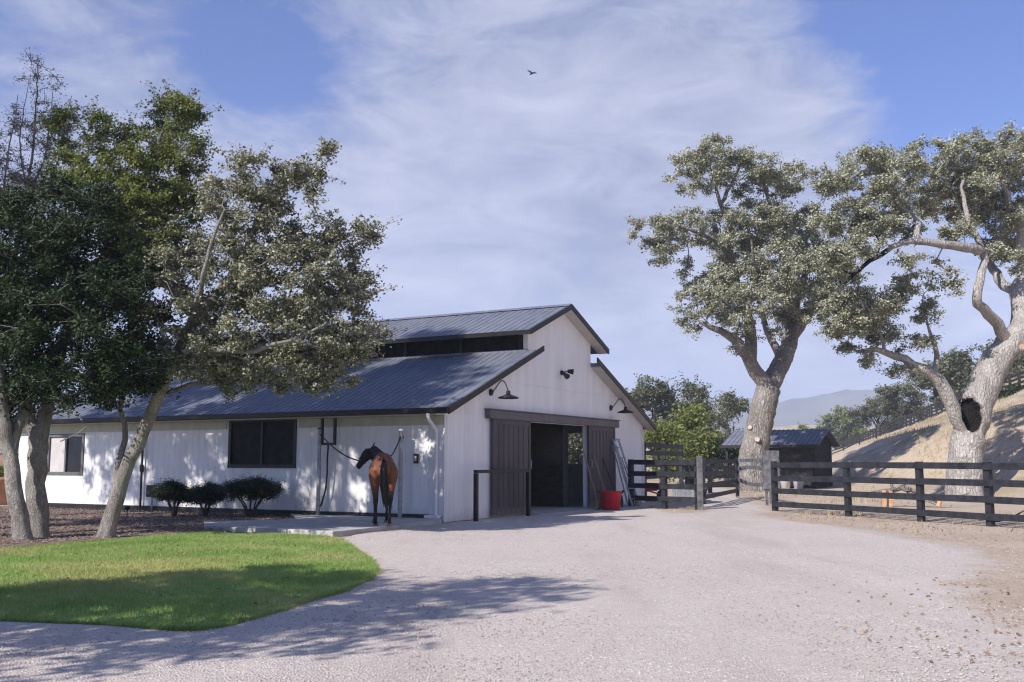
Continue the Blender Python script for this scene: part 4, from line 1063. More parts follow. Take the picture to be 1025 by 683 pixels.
def wood(name, sk, kids, R, mat, parent, origin, side_scale=1.0, base_flare=None, sculpt=None, extra=None):
    V = []; F = []
    N_ = len(sk.p); done = np.zeros(N_, bool)
    stack = [i for i in range(N_) if sk.par[i] < 0]
    off = 0
    while stack:
        s0 = stack.pop(); chain = [s0]; i = s0
        while kids[i]:
            ks = sorted(kids[i], key=lambda k: -(R[k] + .3 * R[i] * float(sk.dir[k] @ sk.dir[i])))
            for k in ks[1:]: stack.append(k)
            i = ks[0]; chain.append(i)
        P = [sk.p[c] for c in chain]; r = [R[c] for c in chain]
        if sk.par[s0] >= 0:
            P = [sk.p[sk.par[s0]]] + P; r = [min(R[sk.par[s0]] * .9, R[s0] * 1.25)] + r
        if len(P) < 2: continue
        rm = max(r); n = 84 if rm > .45 else 14 if rm > .12 else 8 if rm > .04 else 5
        n = max(4, int(n * side_scale)); P = np.array(P); ref = None
        T_ = np.gradient(P, axis=0); T_ /= (np.linalg.norm(T_, axis=1)[:, None] + 1e-9)
        ang = 2 * PI * np.arange(n) / n; ca, sa = np.cos(ang), np.sin(ang)
        for k in range(len(P)):
            t = T_[k]
            if ref is None: ref = np.array((1., 0, 0)) if abs(t[0]) < .9 else np.array((0, 1., 0))
            a = ref - t * (ref @ t); a /= np.linalg.norm(a); ref = a; b = np.cross(t, a)
            rr = np.full(n, r[k])
            if r[k] > .05:
                for q in range(n):
                    pt = P[k] + (a * ca[q] + b * sa[q]) * r[k]
                    rr[q] *= 1 + (.12 if r[k] > .3 else .07) * mnoise.noise(Vector(pt * (.9 / max(.25, r[k])))) + .035 * mnoise.noise(Vector(pt * (3.0 / max(.25, r[k]))))
                    if base_flare and sk.par[s0] < 0:
                        h = P[k][2] - P[0][2]; fl = math.exp(-h / base_flare[0]); rr[q] *= 1 + fl * base_flare[1] * (.7 + .5 * math.sin(5 * ang[q] + 1.3))
            V.append(P[k] + (a[None] * ca[:, None] + b[None] * sa[:, None]) * rr[:, None])
        m = len(P); idx = off + np.arange(m * n).reshape(m, n)
        F.append(np.stack([idx[:-1], np.roll(idx[:-1], -1, 1), np.roll(idx[1:], -1, 1), idx[1:]], -1).reshape(-1, 4)); off += m * n
    V = np.vstack(V); F = np.vstack(F)
    if extra is not None: V, F = extra(V, F)
    mask = None
    if sculpt: V, mask = sculpt(V)
    return np_mesh(name, V - origin, F, mat, parent, smooth=True, attrs=None if mask is None else {'hollow': mask})

def leaf_quads(C, rs, ln, wd, up=.5, nrm=None):
    """folded leaf quads at C"""
    n = len(C)
    nv = rs.normal(0, 1, (n, 3)); nv[:, 2] = np.abs(nv[:, 2]) * .8 + up
    nv += SUNV * .5      # leaves turn to the light
    if nrm is not None: nv += nrm * .8
    nv /= np.linalg.norm(nv, axis=1)[:, None]
    t = rs.normal(0, 1, (n, 3)); t -= nv * (t * nv).sum(1)[:, None]; t /= np.linalg.norm(t, axis=1)[:, None]
    b = np.cross(nv, t); l = ln * rs.uniform(.6, 1.3, n)[:, None]; w = wd * rs.uniform(.7, 1.25, n)[:, None]
    V = np.stack([C - t * l * .5, C + b * w * .5 + nv * w * .18 - t * l * .05, C + t * l * .5 - nv * l * .08, C - b * w * .5 + nv * w * .18 - t * l * .05], 1).reshape(-1, 3)
    F = np.arange(4 * n).reshape(n, 4); return V, F

def clump_pts(ells, n, rs, shell=.35):
    """n points spread in ellipsoids (centre, radii), by volume"""
    vol = np.array([e[1][0] * e[1][1] * e[1][2] for e in ells]) ** .75; k = rs.choice(len(ells), n, p=vol / vol.sum())
    d = rs.normal(0, 1, (n, 3)); d /= np.linalg.norm(d, axis=1)[:, None]; r = rs.uniform(shell ** 3, 1, n) ** (1 / 3)
    C = np.array([e[0] for e in ells]); Rr = np.array([e[1] for e in ells])
    return C[k] + d * r[:, None] * Rr[k]

def twigs_and_leaves(cl, rs, n_sub, sub_r, n_leaf, leaf_r, ln, wd, flat=.7, up=.5):
    """each clump centre throws n_sub twigs, each twig carries n_leaf leaves"""
    n = len(cl); d = rs.normal(0, 1, (n * n_sub, 3)); d[:, 2] = d[:, 2] * flat + .15
    S = np.repeat(cl, n_sub, 0) + d * sub_r * rs.uniform(.35, 1.0, (n * n_sub, 1)) * .62
    A = np.repeat(cl, n_sub, 0)
    f = rs.uniform(.35, 1.1, (len(S) * n_leaf, 1)); base = np.repeat(A, n_leaf, 0); tipp = np.repeat(S, n_leaf, 0)
    C = base + (tipp - base) * f + rs.normal(0, leaf_r, (len(f), 3)) * np.array((1, 1, .75))
    V, F = leaf_quads(C, rs, ln, wd, up)
    # twigs: three sided slivers
    ax = S - A; nn = np.linalg.norm(ax, axis=1)[:, None] + 1e-6; ax = ax / nn
    u = np.cross(ax, np.array((.3, .2, .93))); u /= np.linalg.norm(u, axis=1)[:, None] + 1e-6; w = np.cross(ax, u); r0 = .006 + .004 * nn
    TV = np.stack([A + u * r0, A - u * r0 * .5 + w * r0 * .87, A - u * r0 * .5 - w * r0 * .87, S + u * .003, S - u * .0015 + w * .0026, S - u * .0015 - w * .0026], 1).reshape(-1, 3)
    b = np.arange(len(S))[:, None] * 6; TF = np.concatenate([b + np.array([[0, 1, 4, 3]]), b + np.array([[1, 2, 5, 4]]), b + np.array([[2, 0, 3, 5]])])
    return V, F, TV, TF

def make_tree(name, label, limbs, ells, bark_m, leaf_m, n_cl, n_sub, sub_r, n_leaf, leaf_r, ln, wd, seed, group=None, flare=None, step=.45, tip=.012, wob=.06, shell=.35, sculpt=None, cat='tree', twig_in=True, sagk=.1, min_sep=0, flat=.7):
    """limbs: (points, r0, r1, start)"""
    rs = np.random.RandomState(seed); sk = Skel()
    for pts, r0, r1, st in limbs: sk.limb(pts, r0, r1, st, step=step * (1.0 if r0 < .5 else .2), wob=0 if r0 >= .5 else min(wob, r0 * (.1 if r0 > .12 else .25)), rs=rs)
    cl = clump_pts(ells, n_cl, rs, shell)
    cl = cl[cl[:, 2] > sk.p[0][2] + .8]
    for q, rad in SUNGAPS:
        rel = cl - np.array(q); cl = cl[np.linalg.norm(rel - (rel @ SUNV)[:, None] * SUNV, axis=1) > rad]
    o0 = np.array(sk.p[0]); t = thing(name, label, cat, tuple(o0), 0, group)
    kids, R = grow(sk, cl, rs, step, tip, wob, sagk=sagk)
    V, F, TV, TF = twigs_and_leaves(cl, rs, n_sub, sub_r, n_leaf, leaf_r, ln, wd, flat, .2)
    def extra(v, f): return np.vstack([v, TV]), np.vstack([f, TF + len(v)])
    wood('trunk', sk, kids, R, bark_m, t, o0, base_flare=flare, sculpt=sculpt, extra=extra if twig_in else None)
    np_mesh('crown', V - o0, F, leaf_m, t)
    return t

def E(u, v, ru, rv, Y, rd, dY=0.0):
    c = at(u, v, Y + dY); s = (Y + dY) / 1000.0; return (c, np.array((ru * s, rd, rv * s)))
def I(Y, *pts):
    """(u, v, dY) list -> 3-D points"""
    return [at(p[0], p[1], Y + (p[2] if len(p) > 2 else 0)) for p in pts]

SUN_EL = math.radians(37); SUN_TRAVEL = math.radians(43)      # light travels right of straight ahead by 43 degrees
SUNV = np.array((-math.sin(SUN_TRAVEL) * math.cos(SUN_EL), -math.cos(SUN_TRAVEL) * math.cos(SUN_EL), math.sin(SUN_EL)))
# ---- big oak behind the gate
Y1 = 49.0
b0 = at(755, 492, Y1); b0[2] = ZG - .15
limbs = [([b0] + I(Y1, (752, 470), (757, 440), (764, 410), (769, 388)), .7, .58, None),
    (I(Y1, (769, 388), (757, 372, -.3), (746, 356, -.8), (738, 342, -1.2), (722, 332, -1.6), (703, 323, -2.0)), .42, .1, 'near'),
    (I(Y1, (750, 362, -.6), (752, 335, .5), (746, 312, 1.2), (738, 285, 1.5), (731, 255, 1.0), (733, 235, .5), (722, 205, 0), (712, 170, -.4)), .34, .06, 'near'),
    (I(Y1, (734, 260, 1), (722, 246, 0), (705, 236, -1), (685, 228, -1.6), (660, 226, -2)), .17, .05, 'near'),
    (I(Y1, (722, 205, 0), (735, 180, 1), (745, 155, 1.5)), .12, .04, 'near'),
    (I(Y1, (770, 384), (783, 362, .6), (791, 340, 1.2), (793, 318, 1.8), (788, 292, 2.2), (786, 262, 2.2), (776, 225, 1.6), (765, 185, 1.2)), .5, .07, 'near'),
    (I(Y1, (792, 335, 1.2), (808, 316, 1.0), (824, 300, .5), (842, 282, 0), (862, 270, -.5)), .3, .07, 'near'),
    (I(Y1, (793, 318, 1.8), (800, 290, 3.2), (812, 260, 4.4), (826, 232, 5)), .26, .06, 'near'),
    (I(Y1, (783, 362, .6), (768, 330, 3), (760, 300, 4.5), (748, 262, 5.2)), .24, .06, 'near'),
    (I(Y1, (788, 292, 2.2), (770, 285, -.8), (757, 268, -2.6), (752, 240, -3.6)), .18, .05, 'near')]
ells = [E(718, 152, 22, 16, Y1, 1.6), E(700, 172, 34, 22, Y1, 2.0, -1), E(748, 172, 30, 24, Y1, 2.4, .5), E(785, 182, 24, 15, Y1, 1.8, 1),
    E(652, 236, 22, 20, Y1, 1.5, -2), E(683, 226, 22, 18, Y1, 1.5, -1.5), E(665, 252, 14, 12, Y1, 1.2, -2),
    E(722, 228, 26, 26, Y1, 2.2, -.5), E(762, 225, 30, 26, Y1, 3.0, 1), E(795, 232, 28, 24, Y1, 2.6, 3), E(740, 262, 30, 22, Y1, 2.4, 4), E(775, 268, 34, 24, Y1, 3.2, -1),
    E(728, 288, 24, 20, Y1, 2.2, -1.5), E(703, 300, 22, 22, Y1, 2.0, -2), E(688, 325, 14, 16, Y1, 1.4, -2), E(735, 318, 20, 16, Y1, 1.6, -2), E(715, 280, 16, 14, Y1, 1.5),
    E(812, 272, 30, 22, Y1, 2.6, 2), E(806, 305, 30, 20, Y1, 2.4, 0), E(843, 285, 24, 26, Y1, 2.2, -.5), E(838, 250, 22, 20, Y1, 2.2, 3), E(765, 300, 22, 18, Y1, 2.0, -2.6),
    E(778, 325, 16, 14, Y1, 1.6, 3), E(690, 270, 10, 9, Y1, 1, -1), E(745, 345, 10, 10, Y1, 1.0, -1)]
oak1 = make_tree('oak_tree', 'tall grey oak with forked trunk standing behind the gate, left of the other big oak', limbs, ells, M['bark_oak'], M['lf_oak'],
    680, 7, .58, 26, .1, .125, .082, 11, 'big old oaks behind the paddock fence', (0.7, .12), .5, .02, .09)

# ---- big oak at the right edge, with the hollow trunk
Y2 = 37.3
b0 = at(967, 503, Y2); b0[2] = float(terr(b0[0], b0[1])) - .2
limbs = [([b0] + I(Y2, (966, 480), (967, 455), (971, 432), (977, 410), (985, 388), (994, 368), (1006, 350), (1020, 336)), .65, .5, None),
    (I(Y2, (964, 435, -.1), (955, 410, -.35), (945, 390, -.5), (934, 375, -.7), (915, 366, -.9), (896, 357, -1.1), (876, 350, -1.4), (858, 352, -1.6)), .34, .06, 'near'),
    (I(Y2, (936, 376, -.7), (938, 355, -.6), (932, 335, -.8), (927, 318, -1)), .13, .03, 'near'),
    (I(Y2, (1018, 337), (1026, 318, .3), (1022, 296, .6), (1026, 270, .8), (1024, 240, .6), (1012, 205, .4), (1000, 175, .2)), .45, .08, 'near'),
    (I(Y2, (1008, 348, .2), (999, 325, -.6), (985, 310, -1.2), (977, 298, -1.6), (981, 280, -1.6), (985, 262, -1.4), (978, 240, -1.2), (968, 215, -1), (962, 188, -.8)), .24, .06, 'near'),
    (I(Y2, (982, 255, -1.4), (968, 248, -2), (944, 245, -2.6), (920, 241, -3), (903, 243, -3.2), (884, 252, -3.4), (866, 264, -3.6), (850, 280, -3.8)), .2, .05, 'near'),
    (I(Y2, (920, 241, -3), (915, 215, -2.6), (905, 185, -2), (892, 165, -1.5)), .12, .03, 'near'),
    (I(Y2, (1020, 336), (1048, 322, .3), (1080, 290, .4), (1110, 240, .5), (1120, 200, .5)), .4, .08, 'near'),
    (I(Y2, (1022, 300, .6), (1000, 280, 2), (980, 240, 3.5), (950, 205, 4.2), (930, 180, 4.4)), .22, .05, 'near'),
    (I(Y2, (1026, 270, .8), (1050, 230, 2), (1060, 190, 2.5)), .2, .05, 'near')]
ells = [E(905, 172, 26, 20, Y2, 1.5, -1), E(935, 160, 30, 18, Y2, 1.8, 0), E(970, 160, 32, 22, Y2, 2.0, 0), E(1005, 158, 26, 24, Y2, 1.8, 0), E(1040, 160, 34, 32, Y2, 2.2, 1), E(1090, 190, 50, 50, Y2, 2.6, 1),
    E(868, 168, 28, 18, Y2, 1.4, -2.6), E(832, 182, 22, 16, Y2, 1.2, -3.2), E(880, 200, 28, 20, Y2, 1.6, -2.6), E(850, 218, 26, 20, Y2, 1.5, -3.4), E(920, 200, 30, 18, Y2, 1.8, 2), E(950, 195, 26, 18, Y2, 2, 3),
    E(1000, 205, 22, 16, Y2, 1.5, 2), E(860, 245, 24, 16, Y2, 1.4, -3.4), E(838, 262, 18, 18, Y2, 1.2, -3.8), E(1008, 240, 16, 14, Y2, 1.2, 2), E(1012, 275, 13, 10, Y2, 1.0, 1),
    E(920, 283, 24, 11, Y2, 1.2, -1.8), E(895, 293, 20, 13, Y2, 1.1, -2), E(948, 290, 14, 9, Y2, .8, -1.6), E(870, 312, 26, 20, Y2, 1.4, -2), E(848, 335, 22, 18, Y2, 1.2, -1.8), E(884, 338, 18, 14, Y2, 1.1, -1.4), E(865, 358, 16, 10, Y2, 1.0, -1.6), E(928, 318, 8, 16, Y2, .6, -1), E(925, 340, 9, 8, Y2, .6, -.8), E(845, 300, 16, 14, Y2, 1, -3), E(900, 372, 10, 7, Y2, .7, -1), E(985, 185, 22, 14, Y2, 1.6, -1), E(880, 228, 20, 12, Y2, 1.2, -3), E(905, 262, 16, 8, Y2, .8, -3), E(828, 215, 16, 16, Y2, 1.2, -3.6), E(842, 318, 22, 18, Y2, 1.2, -2.6), E(905, 228, 20, 12, Y2, 1.2, -2), E(940, 268, 14, 8, Y2, .7, -2.4), E(860, 288, 18, 12, Y2, 1.1, -3), E(1008, 222, 20, 12, Y2, 1.2, .5), E(958, 232, 12, 10, Y2, .8, -1.5), E(1000, 252, 14, 9, Y2, .9, -.5), E(975, 212, 22, 12, Y2, 1.2, 1), E(1014, 262, 10, 12, Y2, .8, -.6), E(990, 238, 12, 9, Y2, .8, 1.5), E(880, 318, 22, 16, Y2, 1.2, -.8), E(908, 345, 14, 10, Y2, .8, -1)]
hc = at(967, 416, Y2)
def hollow(V):
    d = V - hc
    a = (d[:, 0] + .28 * (d[:, 2] + .1)) / .42; b = (d[:, 2] + .02) / .68
    nz = np.array([mnoise.noise(Vector(p * 2.6)) + .6 * mnoise.noise(Vector(p * 6.5)) for p in d])
    a = a - .25 * b; q = np.where(b > 0, a * a * (1 - .25 * b), (a - .1 * b) ** 2 * (1 + .9 * -b)) + b ** 2 + .42 * nz
    front = V[:, 1] < hc[1] + .1
    m = np.where(front, np.clip(1.5 - q, 0, 1), 0.0); dep = np.where(front, sstep(0, .55, 1.15 - q), 0)
    V = V.copy(); V[:, 1] += .55 * dep; V[:, 0] += .08 * dep; return V, m
oak2 = make_tree('oak_tree', 'huge pale oak with a dark hollow in its thick trunk, nearest the right edge', limbs, ells, M['bark_oak2'], M['lf_oak'],
    820, 7, .46, 25, .08, .1, .066, 23, 'big old oaks behind the paddock fence', (0.6, .14), .34, .015, .07, sculpt=hollow)
def scar(tree, u, v, Y, r, dirn):
    p = Vector(at(u, v, Y)) - tree.location; d = Vector(dirn).normalized()
    m = MB(); m.tube([p - d * .3, p, p + d * .05], [r * 1.25, r * 1.15, r * .95], 14); m.build('branch_stub', M['bark_oak2'], tree)
    m = MB(); m.tube([p + d * .052, p + d * .06], [r * .86, r * .8], 14); m.build('sawn_face', M['cutwood'] if tree == oak2 else M['oldcut'], tree)
scar(oak2, 1024, 347, Y2 - .42, .17, (.25, -.9, .3))
scar(oak1, 751, 428, Y1 - .52, .11, (-.5, -.8, .2)); scar(oak1, 758, 440, Y1 - .72, .13, (-.2, -1, .1))

for u_, v_, Y_, r_ in ((22, 520, 17.8, .45), (16, 490, 17.8, .45), (37, 505, 18.4, .4), (37, 475, 18.4, .4), (112, 515, 18.7, .5), (125, 480, 18.7, .5), (140, 445, 18.7, .4)): SUNGAPS.append((tuple(at(u_, v_, Y_)), r_))
# ---- trees on the lawn side
YB = 18.7
b0 = at(106, 540, YB); b0[2] = -.06
limbs = [([b0] + I(YB, (112, 515), (122, 485), (131, 458), (144, 430), (157, 400), (168, 375), (180, 348), (196, 322)), .145, .09, None),
    (I(YB, (115, 492), (117, 470, .1), (124, 440, .2), (121, 410, .3), (124, 380, .2), (122, 345, .1)), .075, .03, 'near'),
    (I(YB, (172, 366), (195, 356, -.4), (222, 350, -.8), (255, 350, -1.2), (290, 340, -1.3), (325, 325, -1.4)), .075, .02, 'near'),
    (I(YB, (196, 322), (222, 290, .2), (245, 250, .4), (262, 210, .4), (275, 175, .3)), .095, .02, 'near'),
    (I(YB, (205, 310), (245, 295, .8), (290, 275, 1.2), (335, 255, 1.4)), .08, .02, 'near'),
    (I(YB, (190, 330), (200, 290, -.8), (210, 250, -1.2), (225, 210, -1.2)), .07, .02, 'near'),
    (I(YB, (160, 395), (190, 385, .8), (235, 382, 1.4), (290, 375, 1.6)), .05, .015, 'near'),
    (I(YB, (196, 322), (170, 290, .5), (155, 250, .8), (160, 215, 1.0)), .06, .02, 'near')]
ells = [E(262, 178, 38, 34, YB, .9), E(308, 172, 22, 24, YB, .6), E(318, 150, 16, 14, YB, .4), E(240, 215, 40, 40, YB, 1.2), E(300, 225, 48, 36, YB, 1.3, .3), E(345, 215, 24, 20, YB, .7, .3), E(362, 232, 18, 14, YB, .5, .3),
    E(338, 268, 38, 32, YB, 1.1, .4), E(362, 292, 22, 24, YB, .7, .4), E(375, 310, 12, 10, YB, .4, .3), E(290, 285, 60, 45, YB, 1.8), E(220, 275, 50, 45, YB, 1.7), E(190, 310, 30, 36, YB, 1.4, -.4),
    E(250, 335, 60, 34, YB, 1.7), E(310, 340, 48, 30, YB, 1.4, -.3), E(345, 345, 28, 22, YB, .9), E(200, 355, 36, 26, YB, 1.2), E(285, 375, 50, 18, YB, 1.2), E(330, 380, 24, 16, YB, .8), E(240, 378, 40, 12, YB, 1.0), E(315, 398, 16, 8, YB, .5), E(172, 255, 24, 36, YB, 1.2, .6), E(180, 372, 22, 12, YB, .8), E(368, 335, 16, 18, YB, .5), E(130, 350, 16, 26, YB, .6, .2)]
make_tree('oak_tree', 'silvery leaved young oak leaning right over the mulch bed toward the horse', limbs, ells, M['bark_grey'], M['lf_silver'],
    480, 9, .36, 19, .05, .07, .046, 31, None, (.25, .35), .26, .007, .04)

YA = 17.9
b0 = at(24, 543, YA); b0[2] = -.06
limbs = [([b0] + I(YA, (20, 515), (14, 485), (9, 455), (4, 425), (0, 395), (-4, 355)), .15, .1, None),
    (I(YA, (9, 458), (20, 425, .2), (28, 390, .4), (30, 350, .5), (36, 300, .6), (40, 250, .6)), .1, .03, 'near'),
    (I(YA, (-4, 355), (-20, 310, -.4), (-40, 260, -.8)), .09, .03, 'near'), (I(YA, (0, 395), (40, 360, .6), (80, 330, .9), (110, 300, 1.0)), .07, .02, 'near'),
    (I(YA, (28, 390, .4), (60, 370, 1), (100, 350, 1.4), (135, 340, 1.5)), .07, .02, 'near')]
ells = [E(35, 255, 48, 44, YA, 1.5), E(85, 265, 48, 50, YA, 1.6, .2), E(10, 320, 50, 50, YA, 1.5, .5), E(60, 335, 55, 45, YA, 1.9), E(112, 320, 42, 52, YA, 1.5, -.2), E(140, 290, 28, 44, YA, 1.2), E(30, 385, 44, 26, YA, 1.2, .6), E(85, 388, 46, 22, YA, 1.3), E(135, 370, 30, 22, YA, 1.0), E(-30, 290, 45, 70, YA, 1.2, 1.8), E(-20, 380, 35, 36, YA, 1.0, 2.0), E(60, 205, 30, 26, YA, 1.0, .3), E(5, 220, 22, 30, YA, 1.0), E(10, 408, 28, 18, YA, .7, 1.2), E(95, 210, 22, 26, YA, .8, .3)]
make_tree('live_oak_tree', 'dark evergreen oak with two grey stems at the left edge', limbs, ells, M['bark_grey'], M['lf_dark'],
    560, 9, .42, 20, .06, .07, .045, 41, None, (.25, .3), .26, .007, .04)
# second stem, the olive green tree
YC = 18.5
b0 = at(39, 541, YC); b0[2] = -.06
limbs = [([b0] + I(YC, (38, 515), (37, 485), (38, 458), (38, 440)), .175, .17, None),
    (I(YC, (38, 442), (46, 415, .2), (52, 385, .4), (62, 345, .6), (80, 300, .8), (105, 255, 1.0), (130, 215, 1.1), (150, 170, 1.1), (165, 125, 1.0)), .14, .025, 'near'),
    (I(YC, (38, 442), (28, 415, .1), (25, 385, .2), (30, 340, .4), (45, 290, .5), (60, 230, .6)), .11, .03, 'near'),
    (I(YC, (48, 410, .2), (70, 412, -.6), (85, 428, -1), (60, 442, -1.2)), .03, .01, 'near'),
    (I(YC, (105, 255, 1), (140, 245, 1.3), (170, 215, 1.4), (190, 180, 1.4)), .06, .02, 'near')]
ells = [E(170, 118, 26, 24, YC, .6, 1), E(192, 110, 16, 14, YC, .4, 1), E(150, 145, 30, 30, YC, .8, 1), E(188, 150, 20, 26, YC, .6, 1), E(160, 185, 36, 34, YC, .9, 1), E(135, 215, 34, 36, YC, 1.0, .8), E(180, 205, 20, 28, YC, .8, 1.2), E(118, 180, 18, 26, YC, .7, .9), E(150, 250, 34, 30, YC, 1.0, .6), E(102, 140, 16, 20, YC, .5, .6), E(98, 118, 9, 10, YC, .3, .6), E(60, 130, 10, 22, YC, .4, .5), E(90, 195, 24, 28, YC, .7, .5), E(70, 165, 18, 26, YC, .6, .5), E(125, 265, 26, 24, YC, .9, .3)]
make_tree('olive_green_tree', 'tall olive green tree rising above the dark evergreen beside it', limbs, ells, M['bark_grey'], M['lf_olive'],
    330, 9, .38, 19, .05, .06, .04, 43, None, (.25, .25), .26, .006, .04)
# sparse half bare tree behind
YD = 20.5
b0 = at(-20, 525, YD); b0[2] = -.06
limbs = [([b0] + I(YD, (-14, 450), (-4, 370), (8, 290)), .1, .06, None),
    (I(YD, (8, 290), (20, 230), (30, 170), (36, 105), (38, 55)), .05, .006, 'near'), (I(YD, (8, 290), (0, 230, -.3), (6, 170, -.5), (14, 120, -.5), (18, 95, -.5)), .04, .006, 'near'),
    (I(YD, (10, 280), (40, 220, .4), (58, 160, .5), (66, 118, .5), (72, 96, .5)), .04, .006, 'near'), (I(YD, (4, 310), (-14, 240, .2), (-10, 180, .3), (2, 128, .3)), .035, .006, 'near'),
    (I(YD, (24, 210), (44, 160, -.2), (50, 118, -.3), (54, 84, -.3)), .022, .005, 'near'), (I(YD, (26, 190), (20, 140, .3), (26, 100, .3), (29, 78, .3)), .022, .005, 'near')]
ells = [E(38, 84, 18, 26, YD, .5), E(20, 135, 22, 30, YD, .7), E(50, 135, 22, 30, YD, .7), E(6, 185, 24, 40, YD, .8), E(70, 125, 12, 26, YD, .5, .4), E(60, 190, 30, 36, YD, .9), E(32, 205, 32, 44, YD, .9), E(82, 170, 14, 30, YD, .5)]
make_tree('bare_tree', 'half bare greyish tree with thin twigs behind the dark evergreen', limbs, ells, M['bark_twig'], M['lf_dry'],
    210, 9, .3, 6, .05, .045, .028, 47, None, None, .22, .0035, .025, sagk=-.25)
# trees standing left of the camera: they throw the shade across lawn and gravel
def shade_tree(label, x, y, h, r, seed, n_cl, group, low=.5):
    o = np.array((x, y, ZG - .1)); rs = np.random.RandomState(seed)
    limbs = [([o, o + (.1, .1, h * .25), o + (-.1, .2, h * .5), o + (.1, 0, h * .8)], .3, .06, None)]
    ells = []
    for k in range(20):
        a = rs.uniform(0, 2 * PI); q = r * math.sqrt(rs.uniform(.02, .55)); ells.append((o + (math.cos(a) * q, math.sin(a) * q, h * rs.uniform(low, .9)), np.array((r * .38, r * .38, h * (1 - low) * .16))))
    make_tree('shade_tree', label, limbs, ells, M['bark_grey'], M['lf_dark'], n_cl, 7, .6, 16, .1, .12, .08, seed, group, None, .5, .012, .05)
SG = 'trees left of the viewpoint'
shade_tree('tree left of the viewpoint whose shade crosses the lawn and gravel', -8.6, 4.0, 9.2, 3.0, 61, 150, SG)
shade_tree('low tree left of the viewpoint standing next to the one that shades the lawn', -10.2, 4.0, 9.2, 2.0, 65, 130, SG, .35)
shade_tree('tall tree left of the viewpoint shading the far half of the barn roof', -16.8, 20.4, 15.5, 4.2, 62, 360, SG, .54)
shade_tree('tallest tree left of the viewpoint whose shade falls on the wash pad', -15.4, 15.7, 19, 3.1, 63, 520, SG, .46)
shade_tree('slender high crowned tree left of the viewpoint shading the near roof corner', -13.85, 14.26, 19.5, 2.5, 64, 130, SG, .8)

# ---- background trees
def bg_tree(name, label, u, vb, vt, ru, Y, leaf, seed, n_cl=110, group=None, dome=.62, ln=.3, zg=None, sub=1.1, n_leaf=12):
    top = at(u, vt, Y); base = np.array((top[0], Y, float(terr(top[0], Y)) - .2 if zg is None else zg))
    if vb is not None: base[2] = at(u, vb, Y)[2]
    h = top[2] - base[2]; r = ru * Y / 1000; rs = np.random.RandomState(seed)
    limbs = [([base, base + (rs.uniform(-.3, .3), 0, h * .3), base + (rs.uniform(-.6, .6), .3, h * .6)], max(.12, h * .035), .1, None)]
    for k in range(4):
        a = rs.uniform(0, 2 * PI); s = base + (0, 0, h * rs.uniform(.2, .4)); limbs.append(([s, s + (math.cos(a) * r * .35, math.sin(a) * r * .35, h * .18), s + (math.cos(a) * r * .7, math.sin(a) * r * .7, h * .32)], h * .018, .05, 'near'))
    ells = []
    for k in range(13):
        a = rs.uniform(0, 2 * PI); q = r * math.sqrt(rs.uniform(0, .75)); zz = h * (dome + (1 - dome - .1) * rs.uniform(-1.1, 1) * (1 - .45 * (q / r) ** 2))
        ells.append((base + (math.cos(a) * q, math.sin(a) * q, zz), np.array((r * .34, r * .34, h * .12)) * rs.uniform(.75, 1.2)))
    ells.append((base + (0, 0, h * .88), np.array((r * .38, r * .38, h * .12))))
    return make_tree(name, label, limbs, ells, M['bark_dark'], leaf, n_cl, 7, sub, n_leaf, .22, ln, ln * .65, seed, group, None, .9, .02, .1)
BG = 'oaks beyond the corral'
bg_tree('oak_tree', 'rounded oak far behind the barn eave, left of its row', 655, None, 378, 32, 92, M['lf_bggreen'], 71, 130, BG, .6)
bg_tree('oak_tree', 'grey green oak far behind the bright tree, in the middle of its row', 694, None, 383, 30, 98, M['lf_bggreen'], 72, 120, BG, .55)
bg_tree('oak_tree', 'lower oak close to the left side of the big oak trunk, far off', 728, None, 395, 24, 105, M['lf_bggreen'], 73, 100, BG, .52)
bg_tree('leafy_tree', 'bright yellow green tree above the corral rails right of the barn', 692, None, 408, 30, 62, M['lf_bright'], 74, 110, None, .5, .22, None, .8)
bg_tree('leafy_tree', 'low pale yellow green tree touching the barn eave', 660, None, 424, 20, 58, M['lf_bright'], 75, 60, None, .55, .2, None, .7)
bg_tree('leafy_tree', 'small dark green shrub between the bright tree and the shed', 727, None, 438, 13, 60, M['lf_dark'], 76, 40, None, .5, .2, None, .6)
bg_tree('leafy_tree', 'round yellow green tree right of the shed roof', 845, None, 409, 20, 214, M['lf_bright'], 77, 90, None, .5, .5, None, 1.7)
HG = 'oaks along the crest of the slope'
for k, (u, vb, vt, ru, Y, lb) in enumerate([(878, 432, 396, 26, 150, 'grey oak at the low left end of the crest, near the yellow green tree'), (905, 418, 384, 24, 140, 'grey oak on the crest, second from the yellow green tree'), (935, 402, 362, 24, 125, 'dark oak on the crest just left of the hollow trunk'),
        (960, 392, 352, 20, 112, 'oak on the crest directly behind the hollow trunk'), (1004, 385, 345, 22, 105, 'oak on the crest just right of the hollow trunk'), (1040, 385, 335, 30, 100, 'oak on the crest at the right edge of the picture')]):
    bg_tree('oak_tree', lb, u, vb + 8, vt, ru, Y, M['lf_bggreen'], 80 + k, 90, HG, .5, .34, None, 1.2)
for k, (u, vb, Y, ru, lb) in enumerate([(997, 411, 84, 12, 'dark bush below the slope fence, right of the hollow trunk'), (1017, 408, 80, 12, 'dark bush below the slope fence at the right edge')]):
    bg_tree('bush', lb, u, vb, vb - 20, ru, Y, M['lf_dark'], 90 + k, 40, 'bushes under the slope fence', .5, .2, None, .5)
bg_tree('bush', 'ochre bush on the rise behind the shed roof', 803, None, 424, 12, 160, M['lf_bright'], 95, 30, None, .5, .35, None, .8)
FG = 'scattered trees on the far tan rise'
rs_ = np.random.RandomState(5)
